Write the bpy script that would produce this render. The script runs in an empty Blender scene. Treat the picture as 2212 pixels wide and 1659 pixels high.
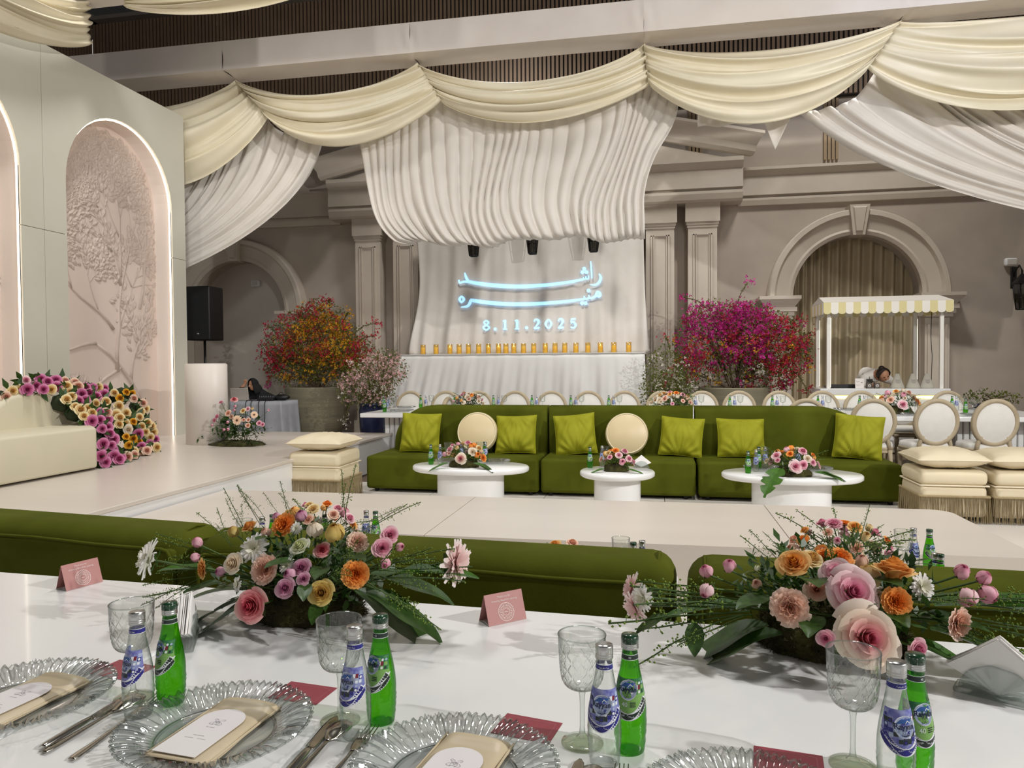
import bpy, bmesh, math, random
from mathutils import Vector, Matrix, Euler, noise
PI = math.pi
SC = bpy.context.scene
COL = SC.collection
rnd = random.Random(7)

# ------------------------------------------------------------------ camera
FPX, CAMZ = 1600.0, 1.41
YAW, PITCH, ROLL = math.radians(11), math.radians(1.5), .007
_F = Vector((-math.sin(YAW)*math.cos(PITCH), math.cos(YAW)*math.cos(PITCH), -math.sin(PITCH)))
_R0 = Vector((math.cos(YAW), math.sin(YAW), 0)); _U0 = _R0.cross(_F)
_U = _U0*math.cos(ROLL) + _R0*math.sin(ROLL); _R = _R0*math.cos(ROLL) - _U0*math.sin(ROLL)
_C = Vector((0, 0, CAMZ))
cd = bpy.data.cameras.new('camera'); cam = bpy.data.objects.new('camera', cd); COL.objects.link(cam)
cd.sensor_width = 36; cd.lens = FPX/2212*36; cd.clip_start = .05; cd.clip_end = 200
cam.matrix_world = Matrix(((_R.x, _U.x, -_F.x, 0), (_R.y, _U.y, -_F.y, 0), (_R.z, _U.z, -_F.z, CAMZ), (0, 0, 0, 1)))
SC.camera = cam

def at(x, y, X=None, Y=None, z=None):
    "where the sight line through a photograph point meets a plane of the room"
    d = _F + (x-1106)/FPX*_R - (y-829.5)/FPX*_U
    t = X/d.x if X is not None else Y/d.y if Y is not None else (z-CAMZ)/d.z
    return _C + d*t

# ------------------------------------------------------------------ light
SC.view_settings.view_transform = 'Standard'; SC.view_settings.look = 'None'
SC.view_settings.gamma = 1; SC.view_settings.use_curve_mapping = False
SC.view_settings.exposure = -.45
w = bpy.data.worlds.new('world'); SC.world = w; w.use_nodes = True
w.node_tree.nodes['Background'].inputs[0].default_value = (1, .965, .92, 1)
w.node_tree.nodes['Background'].inputs[1].default_value = .52

def spot(name, loc, target, watt, deg, col=(1, 1, 1), blend=.4, size=.12):
    l = bpy.data.lights.new(name, 'SPOT'); l.energy = watt; l.spot_size = math.radians(deg); l.spot_blend = blend
    l.color = col; l.shadow_soft_size = size
    o = bpy.data.objects.new(name, l); COL.objects.link(o); o.location = loc
    o.rotation_euler = (Vector(target)-Vector(loc)).to_track_quat('-Z', 'Y').to_euler()
    return o
spot('stage_lamp_key', (8.2, .2, 5.6), (-1.2, 7.6, 1.0), 3500, 95, (1, .98, .95), .5, .10)
spot('stage_lamp_left', (-3.0, -2.5, 5.4), (-3.0, 9, 3.2), 800, 80, (1, .97, .93), .8, .3)
spot('stage_lamp_back', (3.4, -3.0, 5.5), (-.5, 12.5, 3.6), 1500, 60, (1, .99, .98), .8, .25)

spot('added_recess_fill', (-1.0, .5, 5.6), (-8.4, 14.6, 2.0), 1500, 26, (1, .98, .95), .7, .2)  # unseen spot added to lift the dark wall recess
spot('stage_lamp_blue', (3.6, 3.4, 6.6), (3.4, 9.6, 5.9), 420, 34, (.45, .58, 1), .9, .2)
for i, (x, y) in enumerate(((-4.2, 5.5), (.8, 5.0), (3.2, 11.3), (-2.6, 12.2))):  # unseen overhead spots added as fill to brighten floor and walls
    spot('added_overhead_fill_%d' % i, (x, y, 8.9), (x, y+.6, 0), 1600, 110, (1, .98, .94), .9, .5)

# ------------------------------------------------------------------ materials
def lin(h):
    h = h.lstrip('#'); c = [int(h[i:i+2], 16)/255 for i in (0, 2, 4)]
    return tuple(v/12.92 if v <= .04045 else ((v+.055)/1.055)**2.4 for v in c) + (1,)
MATS = {}
def base_mat(name):
    m = bpy.data.materials.new(name); m.use_nodes = True
    nt = m.node_tree; return m, nt, nt.nodes['Principled BSDF']
def nd(nt, typ, **kw):
    n = nt.nodes.new(typ)
    for k, v in kw.items():
        if k in n.inputs.keys(): n.inputs[k].default_value = v
        else: setattr(n, k, v)
    return n
def mat(name, col, rough=.6, metal=0, col2=None, scale=6, bump=0, bscale=None, sheen=0, spec=None, emit=None, estr=0,
        stretch=None, detail=4, trans=0, coat=0, sss=0):
    if name in MATS: return MATS[name]
    m, nt, b = base_mat(name); L = nt.links.new
    c = lin(col); b.inputs['Base Color'].default_value = c
    b.inputs['Roughness'].default_value = rough; b.inputs['Metallic'].default_value = metal
    if spec is not None: b.inputs['Specular IOR Level'].default_value = spec
    if sheen: b.inputs['Sheen Weight'].default_value = sheen; b.inputs['Sheen Roughness'].default_value = .35; b.inputs['Sheen Tint'].default_value = lin(col2 or col)
    if coat: b.inputs['Coat Weight'].default_value = coat; b.inputs['Coat Roughness'].default_value = .06
    if trans: b.inputs['Transmission Weight'].default_value = trans
    if sss: b.inputs['Subsurface Weight'].default_value = sss; b.inputs['Subsurface Radius'].default_value = (.02, .01, .006)
    if emit: b.inputs['Emission Color'].default_value = lin(emit); b.inputs['Emission Strength'].default_value = estr
    tc = nd(nt, 'ShaderNodeTexCoord'); mp = nd(nt, 'ShaderNodeMapping')
    L(tc.outputs['Object'], mp.inputs[0])
    if stretch: mp.inputs['Scale'].default_value = stretch
    if col2:
        n = nd(nt, 'ShaderNodeTexNoise', Scale=scale, Detail=detail); L(mp.outputs[0], n.inputs['Vector'])
        r = nd(nt, 'ShaderNodeValToRGB'); r.color_ramp.elements[0].position = .3; r.color_ramp.elements[1].position = .7
        r.color_ramp.elements[0].color = c; r.color_ramp.elements[1].color = lin(col2)
        L(n.outputs[0], r.inputs[0]); L(r.outputs[0], b.inputs['Base Color'])
    if bump:
        n2 = nd(nt, 'ShaderNodeTexNoise', Scale=bscale or scale*4, Detail=5); L(mp.outputs[0], n2.inputs['Vector'])
        bp = nd(nt, 'ShaderNodeBump', Strength=bump, Distance=.02); L(n2.outputs[0], bp.inputs['Height']); L(bp.outputs[0], b.inputs['Normal'])
    MATS[name] = m; return m
def thin_glass(name, col='#ffffff', edge='#a8b0ae', diff=0., diffcol='#ffffff', rough=.03, gl=1.0, refl=.05, e1=.95):
    "clear pressed glass: light passes, edges go grey, Fresnel shine"
    if name in MATS: return MATS[name]
    m, nt, b = base_mat(name); L = nt.links.new; nt.nodes.remove(b); out = nt.nodes['Material Output']
    lw = nd(nt, 'ShaderNodeLayerWeight', Blend=.5)
    r = nd(nt, 'ShaderNodeValToRGB'); r.color_ramp.elements[0].color = lin(col); r.color_ramp.elements[1].color = lin(edge)
    r.color_ramp.elements[0].position = .3; r.color_ramp.elements[1].position = e1
    L(lw.outputs['Facing'], r.inputs[0])
    t = nd(nt, 'ShaderNodeBsdfTransparent'); L(r.outputs[0], t.inputs[0])
    g = nd(nt, 'ShaderNodeBsdfGlossy', Roughness=rough); g.inputs[0].default_value = (gl, gl, gl, 1)
    pw = nd(nt, 'ShaderNodeMath', operation='POWER'); L(lw.outputs['Facing'], pw.inputs[0]); pw.inputs[1].default_value = 3.2
    fr = nd(nt, 'ShaderNodeMath', operation='MULTIPLY_ADD'); L(pw.outputs[0], fr.inputs[0]); fr.inputs[1].default_value = .6; fr.inputs[2].default_value = refl
    mx = nd(nt, 'ShaderNodeMixShader'); L(fr.outputs[0], mx.inputs[0]); L(t.outputs[0], mx.inputs[1]); L(g.outputs[0], mx.inputs[2])
    last = mx
    if diff:
        tr = nd(nt, 'ShaderNodeBsdfTranslucent'); tr.inputs[0].default_value = lin(diffcol)
        m2 = nd(nt, 'ShaderNodeMixShader'); m2.inputs[0].default_value = diff
        L(mx.outputs[0], m2.inputs[1]); L(tr.outputs[0], m2.inputs[2]); last = m2
    L(last.outputs[0], out.inputs[0]); MATS[name] = m; return m
def radial_mat(name, inner, outer, edge=None, rough=.55):
    "petal colour running from the heart of the bloom to its rim (bloom axis = local Z, bloom radius = .5)"
    if name in MATS: return MATS[name]
    m, nt, b = base_mat(name); L = nt.links.new
    tc = nd(nt, 'ShaderNodeTexCoord'); sx = nd(nt, 'ShaderNodeSeparateXYZ'); L(tc.outputs['Object'], sx.inputs[0])
    cx = nd(nt, 'ShaderNodeCombineXYZ'); L(sx.outputs[0], cx.inputs[0]); L(sx.outputs[1], cx.inputs[1])
    ln = nd(nt, 'ShaderNodeVectorMath', operation='LENGTH'); L(cx.outputs[0], ln.inputs[0])
    no = nd(nt, 'ShaderNodeTexNoise', Scale=5.); L(tc.outputs['Object'], no.inputs['Vector'])
    ad = nd(nt, 'ShaderNodeMath', operation='MULTIPLY_ADD'); L(no.outputs[0], ad.inputs[0]); ad.inputs[1].default_value = .16; L(ln.outputs['Value'], ad.inputs[2])
    r = nd(nt, 'ShaderNodeValToRGB'); e = r.color_ramp.elements
    e[0].color = lin(inner); e[0].position = .12; e[1].color = lin(outer); e[1].position = .42
    if edge: n_ = e.new(.6); n_.color = lin(edge)
    L(ad.outputs[0], r.inputs[0]); L(r.outputs[0], b.inputs['Base Color'])
    b.inputs['Roughness'].default_value = rough; b.inputs['Specular IOR Level'].default_value = .25
    b.inputs['Subsurface Weight'].default_value = .0
    tl = nd(nt, 'ShaderNodeBsdfTranslucent'); L(r.outputs[0], tl.inputs[0]); mx = nd(nt, 'ShaderNodeMixShader'); mx.inputs[0].default_value = .25
    L(b.outputs[0], mx.inputs[1]); L(tl.outputs[0], mx.inputs[2]); L(mx.outputs[0], nt.nodes['Material Output'].inputs[0])
    MATS[name] = m; return m
def leafy(name, col, col2, rough=.45, scale=8, tr=.25):
    if name in MATS: return MATS[name]
    m = mat(name, col, rough, col2=col2, scale=scale); nt = m.node_tree; L = nt.links.new; b = nt.nodes['Principled BSDF']
    src = b.inputs['Base Color'].links[0].from_socket
    tl = nd(nt, 'ShaderNodeBsdfTranslucent'); L(src, tl.inputs[0]); mx = nd(nt, 'ShaderNodeMixShader'); mx.inputs[0].default_value = tr
    L(b.outputs[0], mx.inputs[1]); L(tl.outputs[0], mx.inputs[2]); L(mx.outputs[0], nt.nodes['Material Output'].inputs[0])
    return m
def emis(name, col, s):
    if name in MATS: return MATS[name]
    m, nt, b = base_mat(name); b.inputs['Base Color'].default_value = lin(col)
    b.inputs['Emission Color'].default_value = lin(col); b.inputs['Emission Strength'].default_value = s
    MATS[name] = m; return m

WALL = mat('wall_plaster', '#a89c90', .8, col2='#b0a497', scale=2, bump=.04, bscale=60)
TRIM = mat('stucco_trim', '#bdb2a4', .7, col2='#c4b9ab', scale=3, bump=.03, bscale=40)
PANEL = mat('stage_panel_paint', '#c8c5b6', .55, col2='#cecbbe', scale=1.5)
CLOTHW = mat('white_cloth', '#d6d0c8', .72, col2='#dcd6ce', scale=3, sheen=.1, bump=.05, bscale=30)
WCLOTH = mat('silver_cloth', '#ccc6be', .6, col2='#d4cec7', scale=3, sheen=.1, bump=.08, bscale=20)
SHELFC = mat('shelf_cloth', '#dcdad6', .7, col2='#e2e0dd', scale=3, bump=.05, bscale=30)
SATIN = mat('ivory_satin', '#ded4b8', .42, col2='#e6ddc6', scale=2, sheen=.1)
BEAMC = mat('beam_cloth', '#d6ccc4', .6, col2='#ded5cd', scale=2, bump=.15, bscale=2.5)
WHITE = mat('white_lacquer', '#e6e6e6', .22, col2='#ebebea', scale=2, coat=.3)
STAGEF = mat('stage_floor_white', '#cbc2b8', .3, col2='#d2c9bf', scale=1.2, stretch=(.3, 2, 1), bump=.02, bscale=8)
GREENV = mat('green_velvet', '#40450a', .8, col2='#525716', scale=3, sheen=.22, spec=.08, bump=.05, bscale=120)
GREENC = mat('cushion_velvet', '#84841a', .65, col2='#939326', scale=5, sheen=.25, spec=.12)
CREAM = mat('cream_upholstery', '#d8caac', .7, col2='#dccfb2', scale=4, sheen=.1)
IVORY = mat('ivory_upholstery', '#d6cdb6', .8, col2='#cfc8ae', scale=2, sheen=.1)
SLAT = mat('dark_timber', '#5d4b3a', .7, col2='#6a5644', scale=2)
BLACK = mat('black_plastic', '#0b0a0c', .5)
DARK = mat('dark_ceiling', '#07070a', .9)
STEEL = mat('polished_steel', '#b8b2a8', .16, 1)
SILVER = mat('silver_cap', '#c9c9c7', .3, 1)
GLASS = thin_glass('crystal_glass', '#f8faf8', '#5c6662', .03, '#ffffff', gl=1, refl=.08, e1=.9)
CHAIRW = mat('limed_oak', '#b5a689', .6, col2='#a2927a', scale=9, bump=.1, bscale=40, stretch=(1, 1, .2))
LINEN = mat('white_linen', '#dcd9d3', .85, col2='#e2dfd9', scale=12, bump=.05, bscale=200)
MOSS = mat('moss', '#2a2614', .95, col2='#4c4a1c', scale=18, bump=.8, bscale=60)
SOIL = mat('soil', '#231a12', .95, col2='#33271b', scale=20, bump=.6)

# ------------------------------------------------------------------ mesh helpers
class MB:
    def __init__(s): s.v = []; s.f = []; s.m = []; s.sm = []
    def add(s, vs, fs, M=None, mi=0, smooth=True):
        o = len(s.v)
        s.v.extend([tuple(M @ Vector(p)) for p in vs] if M is not None else [tuple(p) for p in vs])
        s.f.extend([tuple(i+o for i in f) for f in fs]); s.m.extend([mi]*len(fs)); s.sm.extend([smooth]*len(fs)); return s
    def box(s, x0, x1, y0, y1, z0, z1, M=None, mi=0):
        return s.add([(x0, y0, z0), (x1, y0, z0), (x1, y1, z0), (x0, y1, z0), (x0, y0, z1), (x1, y0, z1), (x1, y1, z1), (x0, y1, z1)],
                     [(0, 3, 2, 1), (4, 5, 6, 7), (0, 1, 5, 4), (1, 2, 6, 5), (2, 3, 7, 6), (3, 0, 4, 7)], M, mi, False)
    def rbox(s, x0, x1, y0, y1, z0, z1, r=.01, seg=2, M=None, mi=0):
        bm = bmesh.new(); bmesh.ops.create_cube(bm, size=1)
        for v in bm.verts: v.co = Vector(((x0+x1)/2+v.co.x*(x1-x0), (y0+y1)/2+v.co.y*(y1-y0), (z0+z1)/2+v.co.z*(z1-z0)))
        r = min(r, .49*min(x1-x0, y1-y0, z1-z0))
        bmesh.ops.bevel(bm, geom=bm.edges[:], offset=r, segments=seg, profile=.5, affect='EDGES')
        sm = [len(f.verts) < 4 or min(e.calc_length() for e in f.edges) < r*.98 for f in bm.faces]
        k = len(s.sm); s.bm(bm, M, mi); s.sm[k:] = sm; return s
    def bm(s, bm, M=None, mi=0, smooth=True):
        bm.verts.index_update(); s.add([v.co.copy() for v in bm.verts], [[v.index for v in f.verts] for f in bm.faces], M, mi, smooth); bm.free(); return s
    def grid(s, fn, nu, nv, cu=False, cv=False, M=None, mi=0, smooth=True):
        vs = [fn(i/(nu if cu else nu-1 if False else nu), j/nv) for j in range(nv+(0 if cv else 1)) for i in range(nu+(0 if cu else 1))]
        W = nu+(0 if cu else 1); Hh = nv+(0 if cv else 1)
        fs = [(j*W+i, j*W+(i+1) % W, ((j+1) % Hh)*W+(i+1) % W, ((j+1) % Hh)*W+i) for j in range(nv) for i in range(nu)]
        return s.add(vs, fs, M, mi, smooth)
    def lathe(s, prof, n=24, M=None, mi=0, rf=None, cap=True, smooth=True):
        "prof: (r, z) pairs from the bottom up; rf(angle, z) scales the radius"
        vs = []
        for r, z in prof:
            for i in range(n):
                a = 2*PI*i/n; q = r*(rf(a, z) if rf else 1); vs.append((q*math.cos(a), q*math.sin(a), z))
        fs = [(j*n+i, j*n+(i+1) % n, (j+1)*n+(i+1) % n, (j+1)*n+i) for j in range(len(prof)-1) for i in range(n)]
        if cap:
            if prof[0][0] > 1e-5: fs.append(tuple(range(n-1, -1, -1)))
            if prof[-1][0] > 1e-5: fs.append(tuple((len(prof)-1)*n+i for i in range(n)))
        return s.add(vs, fs, M, mi, smooth)
    def tube(s, pts, rad, n=6, M=None, mi=0, cap=True):
        pts = [Vector(p) for p in pts]; vs = []; N = len(pts)
        t0 = (pts[1]-pts[0]).normalized(); up = Vector((0, 0, 1)) if abs(t0.z) < .9 else Vector((1, 0, 0)); a = t0.cross(up).normalized()
        for k, p in enumerate(pts):
            t = (pts[min(k+1, N-1)]-pts[max(k-1, 0)]).normalized()
            a = (a-t*a.dot(t)); a = a.normalized() if a.length > 1e-6 else t.orthogonal().normalized(); b = t.cross(a)
            r = rad(k/(N-1)) if callable(rad) else rad
            for i in range(n): vs.append(p+(a*math.cos(2*PI*i/n)+b*math.sin(2*PI*i/n))*r)
        fs = [(j*n+i, j*n+(i+1) % n, (j+1)*n+(i+1) % n, (j+1)*n+i) for j in range(N-1) for i in range(n)]
        if cap: fs += [tuple(range(n-1, -1, -1)), tuple((N-1)*n+i for i in range(n))]
        return s.add(vs, fs, M, mi)
    def prism(s, out, d0, d1, M=None, mi=0, smooth=False):
        "outline in (x, z) extruded along y from d0 to d1"
        n = len(out); vs = [(x, d0, z) for x, z in out]+[(x, d1, z) for x, z in out]
        fs = [tuple(range(n)), tuple(range(2*n-1, n-1, -1))]+[(i, i+n, (i+1) % n+n, (i+1) % n) for i in range(n)]
        return s.add(vs, fs, M, mi, smooth)
    def sphere(s, c, r, n=8, M=None, mi=0):
        c = Vector(c); rr = r if hasattr(r, '__len__') else (r, r, r)
        def fn(u, v):
            a, b = 2*PI*u, PI*(v-.5); return (c.x+rr[0]*math.cos(b)*math.cos(a), c.y+rr[1]*math.cos(b)*math.sin(a), c.z+rr[2]*math.sin(b))
        return s.grid(fn, n, max(4, n//2), cu=True, M=M, mi=mi)
    def mesh(s, name, mats):
        me = bpy.data.meshes.new(name); me.from_pydata(s.v, [], s.f)
        for m in (mats if isinstance(mats, (list, tuple)) else [mats]): me.materials.append(m)
        me.polygons.foreach_set('material_index', s.m); me.polygons.foreach_set('use_smooth', s.sm); me.update(); return me
    def build(s, name, mats, parent=None, loc=None, rot=None, thick=0, kind=None):
        return obj(name, s.mesh(name, mats), parent, loc, rot, thick, kind)
def obj(name, me, parent=None, loc=None, rot=None, thick=0, kind=None, scale=None):
    o = bpy.data.objects.new(name, me); COL.objects.link(o)
    if parent is not None: o.parent = parent
    if loc is not None: o.location = loc
    if rot is not None: o.rotation_euler = rot
    if scale is not None: o.scale = scale if hasattr(scale, '__len__') else (scale,)*3
    if thick: md = o.modifiers.new('thickness', 'SOLIDIFY'); md.thickness = thick; md.offset = 0
    if kind: o['kind'] = kind
    return o
def tag(o, label, cat, group=None):
    o['label'] = label; o['category'] = cat
    if group: o['group'] = group
    return o
def thing(name, label, cat, loc=(0, 0, 0), rz=0, group=None):
    o = bpy.data.objects.new(name, None); COL.objects.link(o); o.location = loc; o.rotation_euler = (0, 0, rz)
    o.empty_display_size = .1
    return tag(o, label, cat, group)
def struct(o): o['kind'] = 'structure'; return o
def group_empty(name, loc=(0, 0, 0)):
    o = bpy.data.objects.new(name, None); COL.objects.link(o); o.location = loc; o['kind'] = 'structure'; return o
def copy_tree(o, parent=None):
    c = o.copy(); COL.objects.link(c); c.parent = parent
    for ch in list(KIDS.get(o.name, ())) or [x for x in o.children]: copy_tree(ch, c)
    return c
KIDS = {}
def dup(src, loc, rz=0, label=None, group=None, scale=None):
    c = copy_tree(src); c.location = loc; c.rotation_euler = (0, 0, rz)
    if label: c['label'] = label
    if group: c['group'] = group
    if scale: c.scale = (scale,)*3
    return c
def text_geo(txt, size=1., align='CENTER', font_off=0, res=3):
    "flat outline letters as (verts2d, faces)"
    cu = bpy.data.curves.new('lettering', 'FONT'); cu.body = txt; cu.size = size; cu.align_x = align; cu.align_y = 'CENTER'
    cu.resolution_u = res; cu.offset = font_off; cu.fill_mode = 'BOTH' if hasattr(cu, 'fill_mode') else 'FRONT'
    o = bpy.data.objects.new('lettering', cu); COL.objects.link(o)
    dg = bpy.context.evaluated_depsgraph_get(); dg.update()
    me = bpy.data.meshes.new_from_object(o.evaluated_get(dg))
    vs = [(v.co.x, v.co.y) for v in me.vertices]; fs = [tuple(p.vertices) for p in me.polygons]
    bpy.data.objects.remove(o); bpy.data.curves.remove(cu); bpy.data.meshes.remove(me)
    return vs, fs
def stroke_geo(pts, wid):
    "ribbon in 2D along a polyline; wid is a number or a list of widths"
    n = len(pts); vs = []; P = [Vector(p) for p in pts]
    for i, p in enumerate(P):
        t = (P[min(i+1, n-1)]-P[max(i-1, 0)]); t = t.normalized() if t.length else Vector((1, 0)); q = Vector((-t.y, t.x))
        h = (wid[i] if isinstance(wid, (list, tuple)) else wid)/2
        vs += [tuple(p+q*h), tuple(p-q*h)]
    return vs, [(2*i, 2*i+1, 2*i+3, 2*i+2) for i in range(n-1)]
def bez(p0, p1, p2, p3=None, n=12):
    out = []
    for i in range(n+1):
        t = i/n
        if p3 is None: out.append(tuple((1-t)**2*a+2*t*(1-t)*b+t*t*c for a, b, c in zip(p0, p1, p2)))
        else: out.append(tuple((1-t)**3*a+3*t*(1-t)**2*b+3*t*t*(1-t)*c+t**3*d for a, b, c, d in zip(p0, p1, p2, p3)))
    return out
def spline(pts, n=6):
    "Catmull-Rom through points"
    P = [Vector(p) for p in pts]; out = []
    for i in range(len(P)-1):
        a, b, c, d = P[max(i-1, 0)], P[i], P[i+1], P[min(i+2, len(P)-1)]
        for k in range(n):
            t = k/n; out.append(.5*((2*b)+(c-a)*t+(2*a-5*b+4*c-d)*t*t+(3*b-a-3*c+d)*t**3))
    out.append(P[-1]); return out
def TR(loc=(0, 0, 0), rot=(0, 0, 0), sc=(1, 1, 1)):
    return Matrix.LocRotScale(Vector(loc), Euler(rot), Vector(sc if hasattr(sc, '__len__') else (sc,)*3))
def sstep(a, b, x): t = max(0, min(1, (x-a)/(b-a))); return t*t*(3-2*t)

# ================================================================== setting
FLOORM = mat('dark_floor', '#5a4a3c', .6, col2='#6a5947', scale=3, stretch=(.4, 3, 1))
fl = struct(MB().box(-16, 14, -5, 16, -.12, -.012).build('floor', FLOORM))
COVER = mat('white_floor_cover', '#d9d2c9', .35, col2='#e2dcd4', scale=1.5)
cov = group_empty('floor_cover'); cov.name = 'floor_cover'
for i in range(7):                                                   # white dance-floor sheets laid side by side
    x0 = -3.66+i*1.25
    MB().rbox(x0, x0+1.244, 1.0, 8.45, -.012, 0, .002, 1).build('sheet', COVER, cov)
ceil = struct(MB().box(-16, 14, -5, 16, 9.4, 9.6).build('ceiling', DARK))
# stage on the left and the runway
st = group_empty('stage')
MB().rbox(-7.6, -3.68, 1.0, 10.0, .415, .45, .006, 2).build('deck', STAGEF, st)
MB().box(-7.55, -3.70, 1.02, 9.98, 0, .413).build('fascia', WHITE, st)
rw = group_empty('runway')
for a, b in ((-3.675, -1.44), (-1.434, .793), (.799, 2.06)):
    out = [(a, 4.45), (b, 4.45), (b, 5.82), (a, 5.82)]
    if b > 2: out = [(a, 4.45), (b, 4.45)]+[(b-.14+.14*math.cos(t*PI/12), 5.68+.14*math.sin(t*PI/12)) for t in range(7)]+[(a, 5.82)]
    m = MB(); n = len(out)
    m.add([(x, y, .0) for x, y in out]+[(x, y, .335) for x, y in out]+[(x+(.004 if x < 0 else -.004)*0, y, .34) for x, y in out],
          [tuple(range(2*n, 3*n))]+[(i, (i+1) % n, n+(i+1) % n, n+i) for i in range(n)]+[(n+i, n+(i+1) % n, 2*n+(i+1) % n, 2*n+i) for i in range(n)], smooth=False)
    m.build('deck_panel', STAGEF, rw)

# back wall with its arches
def arch_wall(name, holes, x0, x1, z1, y, m, th=.3):
    "wall in the plane Y=y with round-headed openings (cx, half width, spring height)"
    b = MB(); xs = x0
    for cx, hw, sp in holes:
        b.box(xs, cx-hw, y, y+th, 0, z1)
        N = 20; pts = [(cx+hw*math.cos(PI-PI*i/N), sp+hw*math.sin(PI*i/N)) for i in range(N+1)]
        for i in range(N):
            (xa, za), (xb, zb) = pts[i], pts[i+1]
            b.add([(xa, y, za), (xb, y, zb), (xb, y, z1), (xa, y, z1), (xa, y+th, za), (xb, y+th, zb)], [(0, 1, 2, 3), (0, 4, 5, 1)], smooth=False)
        xs = cx+hw
    b.box(xs, x1, y, y+th, 0, z1)
    return struct(b.build(name, m))
YW = 14.5
ARCH = [(-8.72, 1.10, 2.55), (3.56, 1.09, 2.62)]
wall_back = arch_wall('wall_back', ARCH, -14, 9, 6.4, YW, WALL)
rec = MAT_REC = mat('recess_plaster', '#cdc6bc', .8, col2='#c2baae', scale=1.2)
struct(MB().box(-10.2, -7.2, YW+.62, YW+.7, 0, 4.2).build('wall_niche', rec))
struct(MB().box(7.6, 7.8, 6, 14.5, 0, 9).build('wall_right', WALL))
# arch mouldings: archivolt, imposts, jambs, keystone
def archivolt(cx, hw, sp, nm):
    root = group_empty(nm, (cx, YW, 0))
    prof = [(hw, 0), (hw, -.16), (hw+.06, -.19), (hw+.10, -.17), (hw+.30, -.22), (hw+.34, -.28), (hw+.42, -.28), (hw+.44, -.24), (hw+.44, 0)]
    def fn(u, v):
        k = v*(len(prof)-1); i = min(int(k), len(prof)-2); q = k-i
        r = prof[i][0]*(1-q)+prof[i+1][0]*q; d = prof[i][1]*(1-q)+prof[i+1][1]*q
        a = PI*(1-u); return (r*math.cos(a), d, sp+r*math.sin(a))
    MB().grid(fn, 40, len(prof)-1, smooth=False).build('archivolt', TRIM, root)
    for s in (-1, 1):
        im = MB(); z = sp
        for w0, w1, d, a, b in ((.02, .46, .27, -.42, -.36), (.0, .5, .3, -.36, -.28), (-.04, .54, .34, -.28, -.2), (-.1, .62, .42, -.06, 0)):
            im.box(min(s*(hw+w0), s*(hw+w1)), max(s*(hw+w0), s*(hw+w1)), -d, 0, z+a, z+b)
        w0, w1 = s*hw, s*(hw+.5); w2, w3 = s*(hw-.1), s*(hw+.62)
        im.add([(w0, -.3, z-.2), (w1, -.3, z-.2), (w1, 0, z-.2), (w0, 0, z-.2), (w2, -.42, z-.06), (w3, -.42, z-.06), (w3, 0, z-.06), (w2, 0, z-.06)],
               [(0, 1, 5, 4), (1, 2, 6, 5), (3, 0, 4, 7), (0, 3, 2, 1), (4, 5, 6, 7)], smooth=False)
        im.build('impost', TRIM, root)
        j = MB(); j.box(min(s*(hw+.03), s*(hw+.43)), max(s*(hw+.03), s*(hw+.43)), -.2, 0, 0, z-.42)
        for q in (.07, .35): j.box(min(s*(hw+q), s*(hw+q+.04)), max(s*(hw+q), s*(hw+q+.04)), -.225, -.2, .1, z-.55)
        j.build('jamb', TRIM, root)
    k = MB(); a, b = hw-.03, hw+.5
    k.add([(-.10, -.30, sp+a), (.10, -.30, sp+a), (.10, 0, sp+a), (-.10, 0, sp+a), (-.17, -.36, sp+b), (.17, -.36, sp+b), (.17, 0, sp+b), (-.17, 0, sp+b)],
          [(0, 3, 2, 1), (4, 5, 6, 7), (0, 1, 5, 4), (1, 2, 6, 5), (3, 0, 4, 7)], smooth=False)
    k.add([(-.05, -.34, sp+a+.07), (.05, -.34, sp+a+.07), (.10, -.385, sp+b-.06), (-.10, -.385, sp+b-.06), (-.065, -.30, sp+a+.05), (.065, -.30, sp+a+.05), (.125, -.35, sp+b-.03), (-.125, -.35, sp+b-.03)],
          [(0, 1, 2, 3), (4, 5, 1, 0), (5, 6, 2, 1), (6, 7, 3, 2), (7, 4, 0, 3)], smooth=False)
    k.build('keystone', TRIM, root)
archivolt(*ARCH[0], 'trim_1'); archivolt(*ARCH[1], 'trim_2')
# cornice band along the wall
def band(name, x0, x1, prof):
    m = MB(); n = len(prof)
    m.add([(x0, y, z) for y, z in prof]+[(x1, y, z) for y, z in prof],
          [(i, i+1, n+i+1, n+i) for i in range(n-1)]+[tuple(range(n-1, -1, -1)), tuple(range(n, 2*n))], smooth=False)
    return m
BP = [(YW, 4.33), (YW-.07, 4.33), (YW-.10, 4.42), (YW-.10, 4.46), (YW-.05, 4.47), (YW-.05, 4.50), (YW-.12, 4.51), (YW-.12, 4.86), (YW-.16, 4.90), (YW-.22, 4.95), (YW-.22, 5.0), (YW, 5.0)]
struct(band('', -14, -6.4, BP).build('trim_3', TRIM)); struct(band('', 1.5, 9, BP).build('trim_4', TRIM))
# aedicule: paired pilasters, entablature, broken pediment
aed = group_empty('trim_5')
for cx in (-5.70, -4.90, .08, .85):
    p = MB(); f = YW-.34
    p.box(cx-.26, cx+.26, f, YW, 0, 3.92)
    for a, b, c, d_ in ((-.17, -.145, .35, 3.8), (.145, .17, .35, 3.8), (-.125, -.11, .35, 3.8), (.11, .125, .35, 3.8)): p.box(cx+a, cx+b, f-.022, f, c, d_)
    p.box(cx-.17, cx+.17, f-.022, f, 3.78, 3.805); p.box(cx-.17, cx+.17, f-.022, f, .33, .355)
    p.box(cx-.275, cx+.275, f-.015, YW, 3.92, 3.97); p.box(cx-.29, cx+.29, f-.03, YW, 3.97, 4.02)
    p.box(cx-.31, cx+.31, f-.05, YW, 4.02, 4.37); p.box(cx-.31, cx+.31, f-.05, YW, 0, .3)
    p.build('pilaster', TRIM, aed)
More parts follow.
